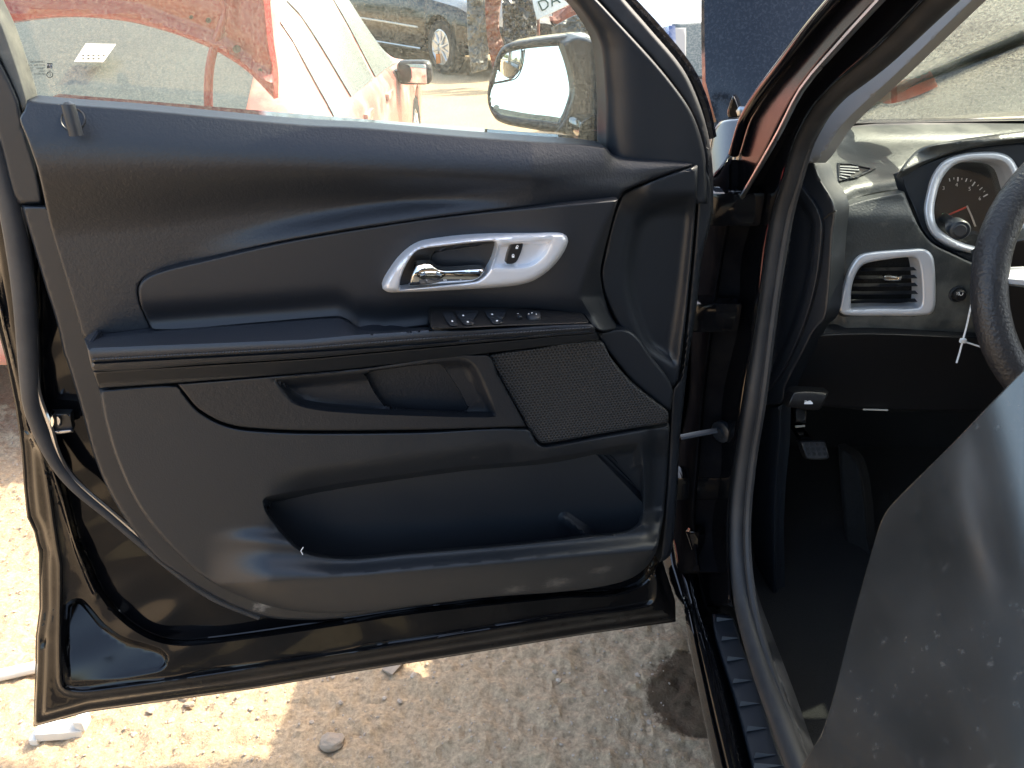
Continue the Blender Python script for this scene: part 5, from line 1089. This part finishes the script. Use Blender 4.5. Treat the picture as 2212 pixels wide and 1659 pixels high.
def car_wheels(root, T, L, hw, wh, wr, only=None, rim='alloy', n=10):
    k = 0
    for s in wh:
        for sd in (-1, 1):
            if only and (wh.index(s), sd) not in only: continue
            p = T([[s, sd*(hw-0.11), wr]])[0]; q = T([[s, sd*(hw+0.5), wr]])[0]; ax = (q-p)/np.linalg.norm(q-p)
            w_ = wheel('wheel', p, ax, wr, 0.20, root)
            spoke_rim(w_, p+ax*0.085, ax, wr*0.67, n, w_, rim)
# ---- red sedan, boot lid up, parallel to the black car
RL, RHW = 4.25, 0.84
red_prof = [(0.0, .42, .80, .80, .90, .55), (0.10, .26, .79, .80, .96, .66), (0.46, .24, .80, .805, 1.0, .68), (0.56, .24, .82, .84, 1.0, .70), (1.28, .24, .89, 1.33, 1.0, .70), (1.7, .24, .885, 1.37, 1.0, .71), (2.32, .24, .88, 1.35, 1.0, .70), (3.02, .24, .86, .90, 1.0, .74), (3.4, .24, .82, .85, .99, .70), (4.0, .26, .74, .765, .95, .62), (4.25, .40, .62, .63, .86, .5)]
root, rb, S, V, T, pane_, m_, nk, H = loft_car('red_car', 'red sedan with its boot lid raised, seen through the door window', (-1.50, 2.20), math.pi/2, RL, RHW, red_prof, 'glare_red_paint', 'dusty_window', lift=-0.05)
RED = root
pane_('rear_window', 0.58, 1.26, nk-3.9, nk+1.9, 0)
pane_('windscreen', 2.30, 2.92, nk-3.9, nk+1.9, 0)
for sgn in (0, 1):
    j0, j1 = (5.15, 8.6) if sgn == 0 else (m_-1-5.15, m_-1-8.6)
    pane_('quarter_window', 0.92, 1.22, j0, j1, sgn, 0.22, 0.02)
    pane_('rear_door_window', 1.27, 1.86, j0, j1, sgn, 0.0, -0.02)
    pane_('front_door_window', 1.93, 2.80, j0, j1, sgn, -0.02, -0.50)
car_wheels(root, T, RL, RHW, (0.78, 3.35), 0.31)
for sd in (-1, 1):
    p = T([[2.52, sd*(RHW+0.10), 0.85]])[0]
    bevel_box('mirror_housing', p, (0.20, 0.13, 0.13), 'dark_plastic', root, bev=0.35, seg=3)
    bevel_box('mirror_glass', p-np.array([0.0, 0.064, 0.0]), (0.155, 0.008, 0.10), 'mirror_glass', root, rot=Matrix.Rotation(R(-16*sd*-1), 3, 'Z'), bev=0.2)
    bevel_box('mirror_foot', T([[2.57, sd*(RHW+0.0), 0.83]])[0], (0.12, 0.10, 0.06), 'dark_plastic', root, bev=0.3)
    bevel_box('tail_lamp', T([[0.06, sd*0.62, 0.66]])[0], (0.26, 0.10, 0.15), 'red_lamp', root, bev=0.25)
    bevel_box('headlamp', T([[4.10, sd*0.60, 0.66]])[0], (0.30, 0.14, 0.13), 'dusty_window', root, bev=0.25)
    bevel_box('door_handle', T([[1.42, sd*(RHW+0.008), 0.80]])[0], (0.03, 0.18, 0.035), 'glare_red_paint', root, bev=0.3)
    bevel_box('door_handle', T([[2.08, sd*(RHW+0.008), 0.79]])[0], (0.03, 0.18, 0.035), 'glare_red_paint', root, bev=0.3)
bevel_box('rear_bumper', T([[-0.02, 0, 0.42]])[0], (1.60, 0.20, 0.24), 'glare_red_paint', root, bev=0.35, seg=4)
bevel_box('number_plate', T([[0.0, 0, 0.66]])[0], (0.32, 0.03, 0.15), 'sign_white', root, bev=0.1)
bevel_box('boot_opening', T([[0.33, 0, 0.80]])[0], (1.20, 0.42, 0.03), 'carpet', root, bev=0.2)
# boot lid: inner side toward us, lower rim arched, raised on gooseneck hinges
LID = Plane((-1.4, 2.56, 1.1), (0, -1, 0.06))
def lid_w(x, y):
    a_ = ln([(-600, 190), (-300, 90), (0, 50), (75, 40), (150, 37), (300, 52), (480, 118), (600, 212)])(x)
    return 0.012*np.exp(-((y-a_+18)/9)**2)-0.016*np.exp(-((y-a_+46)/18)**2)+0.018*smooth01((x-545)/14)-0.012*np.exp(-((x-520)/16)**2)
lid = panel('boot_lid', LID, [(592, 214), (540, 160), (480, 118), (400, 82), (300, 52), (225, 41), (150, 37), (75, 41), (0, 51), (-150, 70), (-300, 100), (-420, 160), (-450, 60), (-420, -200), (-380, -330), (100, -360), (480, -330), (545, -200), (566, -60), (573, 0), (582, 90), (592, 160)], 'red_paint', RED, w=lid_w, step=11, edge=7, drop=0.016, back=0.05)
for (x_, y_, r0) in ((413, 37, 5), (450, 44, 6.5), (511, 106, 9), (562, 152, 5)):
    a = np.linspace(0, 2*np.pi, 13)[:-1]; panel('lid_hole', LID, list(zip(x_+r0*np.cos(a), y_+r0*np.sin(a))), 'carpet', lid, w=0.014, step=6, edge=0, back=0.002)
g = Plane((-1.2, 2.60, 1.1), (0, -1, 0.06))
tube('gooseneck_hinge', g.P(*np.array([(480, -10), (487, 30), (476, 62), (463, 100), (454, 140), (450, 190), (451, 245), (455, 330)]).T, 0.03), 0.014, 'red_paint', lid, sides=10, curve=4)
tube('gooseneck_hinge', g.P(*np.array([(-300, -10), (-300, 60), (-290, 140), (-286, 245), (-290, 330)]).T, 0.03), 0.014, 'red_paint', lid, sides=10, curve=4)
# parts lot sticker on its rear window
RW = Plane((-1.5, 3.17, 1.10), (0, -0.56, 0.83))
stk = panel('window_sticker', RW, [(185, 94), (250, 95), (222, 134), (160, 133)], 'sign_white', RED, w=0.035, step=14, edge=0, back=0.002, curve=False)
for k in range(9):
    x_, y_ = 178+(k % 5)*11, 118+(k//5)*7
    panel('sticker_mark', RW, [(x_, y_), (x_+5, y_), (x_+4, y_+2.5), (x_-1, y_+2.5)], 'etch_print', RED, w=0.037, step=8, edge=0, back=0.0005, curve=False, close=False)
# ---- black saloon farther back
hd = math.atan2(-0.80, 0.60); BL = 4.7; fwp = np.array([-0.90, 11.3])
hv_ = np.array([0.60, -0.80]); side_ = np.array([-0.80, -0.60])
pos = fwp-hv_*3.72-side_*0.80
blk_prof = [(0.0, .45, .82, .82, .88, .55), (0.12, .26, .98, 1.0, .96, .68), (0.85, .24, 1.0, 1.03, 1.0, .70), (1.45, .24, .985, 1.42, 1.0, .70), (2.3, .24, .97, 1.44, 1.0, .71), (3.1, .24, .95, 1.0, 1.0, .74), (4.1, .26, .84, .88, .97, .68), (4.55, .30, .70, .72, .90, .6), (4.7, .42, .60, .61, .82, .5)]
root, bb, S, V, T, pane_, m_, nk, H = loft_car('black_sedan', 'dusty black sedan with ten-spoke wheel and pale side strip, far across the yard', (pos[0], pos[1]), hd, BL, 0.90, blk_prof, 'far_black_paint', 'dark_window', wh=(0.95, 3.72), wr=0.34, arch_r=0.38)
for sgn in (0, 1):
    j0, j1 = (5.15, 8.6) if sgn == 0 else (m_-1-5.15, m_-1-8.6)
    pane_('side_window', 1.30, 2.05, j0, j1, sgn, 0.1, 0); pane_('side_window', 2.12, 2.85, j0, j1, sgn, 0, -.45)
pane_('windscreen', 2.45, 3.02, nk-3.9, nk+1.9, 0); pane_('rear_window', 0.92, 1.40, nk-3.9, nk+1.9, 0)
car_wheels(root, T, BL, 0.90, (0.95, 3.72), 0.34, n=10)
for sd in (-1, 1):
    tube('side_strip', T([[1.35, sd*0.925, .60], [2.2, sd*0.925, .585], [3.2, sd*0.922, .56]]), 0.014, 'pale_scrap', root, sides=8)
    tube('sill_strip', T([[1.35, sd*0.915, .30], [2.2, sd*0.915, .295], [3.25, sd*0.913, .29]]), 0.016, 'steel', root, sides=8)
    bevel_box('headlamp', T([[4.50, sd*0.66, 0.66]])[0], (0.22, 0.22, 0.13), 'sign_white', root, bev=0.3)
pq = T([[3.72, -0.93, 0.20]])[0]; bevel_box('wheel_tag', pq, (0.06, 0.02, 0.12), 'amber_lamp', root, bev=0.1)
# ---- white car ahead of the raised bonnet, resting low without wheels
wp = [(0.0, .30, .62, .62, .95, .80), (0.06, .18, .86, .88, .99, .80), (0.16, .16, .90, 1.02, 1.0, .82), (0.42, .16, .90, 1.19, 1.0, .82), (1.2, .16, .88, 1.24, 1.0, .80), (2.3, .16, .86, 1.21, 1.0, .79), (3.0, .16, .84, .88, 1.0, .76), (3.9, .16, .74, .76, .97, .68), (4.2, .3, .6, .61, .88, .55)]
root, wb, S, V, T, pane_, m_, nk, H = loft_car('white_car', 'white hatchback with blue tailgate, standing low beyond the raised bonnet', (1.36, 3.45), math.pi/2, 4.2, 0.84, wp, 'far_white_paint', 'dusty_window', wh=(-5, -6))
WTB = Plane((1.3, 3.42, 0.9), (0, -1, 0.18))
panel('rear_window', Plane((1.3, 3.60, 1.05), (0, -0.75, 0.66)), [(1452, 52), (1560, 45), (1900, 40), (1960, 160), (1560, 168), (1450, 165)], 'dusty_window', root, w=0.06, step=20, edge=5, drop=0.006, back=0.01)
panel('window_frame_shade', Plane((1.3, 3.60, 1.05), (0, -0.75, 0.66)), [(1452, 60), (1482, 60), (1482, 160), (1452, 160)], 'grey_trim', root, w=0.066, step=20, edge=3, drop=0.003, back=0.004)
panel('tailgate_panel', WTB, [(1405, 202), (1450, 200), (1700, 199), (2000, 198), (2010, 255), (1700, 262), (1460, 264), (1412, 262)], 'blue_paint', root, w=0.04, step=16, edge=5, drop=0.010, back=0.02)
panel('rear_bumper', WTB, [(1390, 264), (1470, 266), (1700, 264), (2010, 258), (2015, 282), (1700, 288), (1470, 286), (1395, 284)], 'far_white_paint', root, w=0.09, step=14, edge=7, drop=0.02, back=0.10)
panel('tail_lamp', WTB, [(1490, 287), (1560, 287), (1560, 310), (1492, 308)], 'red_lamp', root, w=0.075, step=12, edge=4, drop=0.008, back=0.03)
panel('blue_side_stripe', SIDE(0.505), [(1385, 90), (1420, 60), (1445, 55), (1445, 165), (1420, 175)], 'blue_window', root, w=0.02, step=12, edge=4, drop=0.008, back=0.02)
# ---- scrapped cars and racks behind
def wreck(name, label, pos, hd, prof, paint, seed, crush=0.12):
    root, b, S, V, T, pane_, m_, nk, H = loft_car(name, label, pos, hd, prof[-1][0], 0.86, prof, paint, 'dark_window', wh=(0.8, 3.3), wr=.31)
    me = b.data; r_ = np.random.RandomState(seed)
    co = np.array([tuple(v.co) for v in me.vertices]); 
    for ax3 in range(3): co[:, ax3] += crush*(vnoise(co[:, 0]+seed*7+ax3*13, co[:, 1]+co[:, 2]*1.3, 2.6, seed+ax3)-.5)+crush*.5*(vnoise(co[:, 0]+ax3*5, co[:, 1]*1.2+co[:, 2]*2+seed, 6.0, seed+4+ax3)-.5)
    for v, q in zip(me.vertices, co): v.co = q
    me.polygons.foreach_set('use_smooth', [False]*len(me.polygons))
    for sgn in (0, 1):
        j0, j1 = (5.15, 8.6) if sgn == 0 else (m_-1-5.15, m_-1-8.6)
        pane_('side_window', 1.2, 1.9, j0, j1, sgn, .1, 0)
    car_wheels(root, T, prof[-1][0], 0.86, (0.8, 3.3), 0.31, rim='steel', n=5)
    return root
sed = [(r0, a_, b_, c_, d_, e_) for r0, a_, b_, c_, d_, e_ in red_prof]
wreck('rusty_wreck', 'crumpled rust-red scrap car with a white sign propped on it', (0.15, 12.0), R(8), sed, 'rust_paint', 5, 0.22)
wreck('grey_wreck', 'crushed dusty grey scrap car beside the rust-red one', (3.2, 10.6), R(15), sed, 'grey_paint', 9, 0.16)
wreck('dark_wreck', 'dented dark scrap car standing behind the black sedan', (-3.9, 15.0), R(10), sed, 'far_black_paint', 12, 0.10)
wreck('brown_wreck', 'dented brown scrap car at the back of the yard', (0.6, 17.5), R(4), sed, 'rust_paint', 15, 0.14)
# upright scrap panels between
SG = Plane((0.35, 10.2, 1.2), (0.1, -1, 0.25))
sign = panel('lot_sign', SG, [(1143, -6), (1155, 46), (1246, 2), (1300, -40), (1230, -75)], 'sign_white', None, step=20, edge=2, drop=0.004, back=0.02, curve=False)
tag(sign, 'tilted white sign with dark green letters resting on the rusty scrap car', 'sign')
lettering('sign_lettering', 'DAV', SG, 1195, 2, 34, 'sign_green', sign, w=0.012, rot=R(25))
tube('sign_post', [SG.P(1160, 40, -0.03), SG.P(1162, 95, -0.03), GP.P(1163, 152, 0.0)], 0.03, 'rust_paint', sign, sides=8)
def scrap_panel(name, pts, Y, m, label, seed):
    pl = Plane((0, Y, 0.6), (0.05*((seed % 3)-1), -1, 0.15))
    o = panel(name, pl, pts, m, None, w=lambda x, y: 0.10*(vnoise(x, y, 0.06, seed)-.5)+0.05*(vnoise(x, y, 0.17, seed+1)-.5), step=5, edge=3, drop=0.02, back=0.03, smooth=False)
    return tag(o, label, 'scrap panel')
scrap_panel('scrap_door', [(1008, -20), (1040, -30), (1058, 40), (1052, 150), (1018, 158), (1010, 80)], 10.0, 'grey_paint', 'bent grey scrap door standing by the black sedan nose', 3)
scrap_panel('scrap_fender', [(1046, -30), (1085, -20), (1078, 60), (1092, 120), (1066, 160), (1052, 80)], 9.9, 'rust_paint', 'rust-red scrap fender leaning between the grey door and dark bonnet', 4)
scrap_panel('scrap_bonnet', [(1084, -10), (1150, 0), (1160, 60), (1140, 150), (1096, 160), (1088, 90)], 9.8, 'far_black_paint', 'dark scrap bonnet leaning under the lot sign', 5)
scrap_panel('scrap_bumper', [(1190, 60), (1250, 30), (1330, 20), (1330, 120), (1230, 130), (1200, 110)], 9.6, 'grey_paint', 'crumpled grey scrap bumper behind the door mirror', 6)
# rusty storage rack at the back
rk = empty('rusty_rack', (3.4, 14.0, 0)); tag(rk, 'rust-red steel storage rack beyond the white car', 'rack')
for k in range(6): bevel_box('post', (1.6+k*0.85, 14.0, 1.0), (0.10, 0.10, 2.0), 'rust_paint', rk, bev=0.1)
for z in (0.45, 1.05, 1.65): bevel_box('shelf', (3.7, 14.1, z), (4.4, 0.5, 0.09), 'rust_paint', rk, bev=0.1)
for k in range(10): bevel_box('stored_part', (1.9+k*0.42, 14.05, 1.22+0.05*(k % 3)), (0.30, 0.35, 0.22+0.08*(k % 3)), ('rust_paint', 'grey_paint', 'pale_scrap')[k % 3], rk, bev=0.15)
# ---------------------------------------------------------------- trees (left of the yard, in the door mirror)
def tree(name, label, pos, h, cr, seed, group=None, leaves=5200, ls=1.0):
    r_ = np.random.RandomState(seed); root = empty(name, (pos[0], pos[1], 0)); tag(root, label, 'tree', group)
    b0 = np.array([pos[0], pos[1], 0.0]); limbs = [(b0, b0+np.array([.1, .05, h*.42]), .16)]
    tips = []
    for k in range(8):
        a = k*0.8+r_.rand(); e = b0+np.array([math.cos(a)*cr*.6, math.sin(a)*cr*.6, h*(.55+.3*r_.rand())]); limbs.append((limbs[0][1], e, .06)); tips.append(e)
    V, Fc = [], []
    tube('trunk', [limbs[0][0]-np.array([0, 0, .05]), (limbs[0][0]+limbs[0][1])/2+np.array([.03, 0, 0]), limbs[0][1]], [.2, .15, .12], 'bark', root, sides=10)
    for l_ in limbs[1:]: tube('limb', [l_[0], (l_[0]+l_[1])/2+np.array([0, 0, .12]), l_[1]], [.08, .055, .02], 'bark', root, sides=7)
    n = leaves; cl = np.array(tips+[b0+np.array([0, 0, h*.85])]); q = cl[r_.randint(len(cl), size=n)]+r_.randn(n, 3)*np.array([cr*.24, cr*.24, h*.085])
    for p in q:
        s_ = (.05+.06*r_.rand())*ls; d = r_.randn(3); d /= np.linalg.norm(d); e = np.cross(d, r_.randn(3)); e /= np.linalg.norm(e); f = np.cross(d, e)
        k = len(V); V += [p-d*s_, p+e*s_*.45, p+d*s_, p-e*s_*.45+f*s_*.2]; Fc.append([k, k+1, k+2, k+3])
    tag(mk('crown', V, Fc, 'leaf', root, smooth=False), kind='stuff')
tree('leafy_tree', 'small round leafy tree reflected low in the door mirror', (-9.3, -7.6), 2.5, 0.6, 21)
tree('leafy_tree', 'taller leafy tree left of the yard, reflected in the blind spot mirror', (-13.0, 0.5), 5.0, 2.0, 22)

for k, (x, y) in enumerate(((-34, 26), (-22, 38), (-9, 44), (6, 42), (19, 45), (33, 34), (-38, 6), (-34, -16))):
    tree('far_tree', 'broad leafy tree standing beyond the edge of the yard', (x, y), 6.0+(k % 3)*1.2, 3.4, 40+k, 'trees beyond the edge of the yard', leaves=1600, ls=3.2)
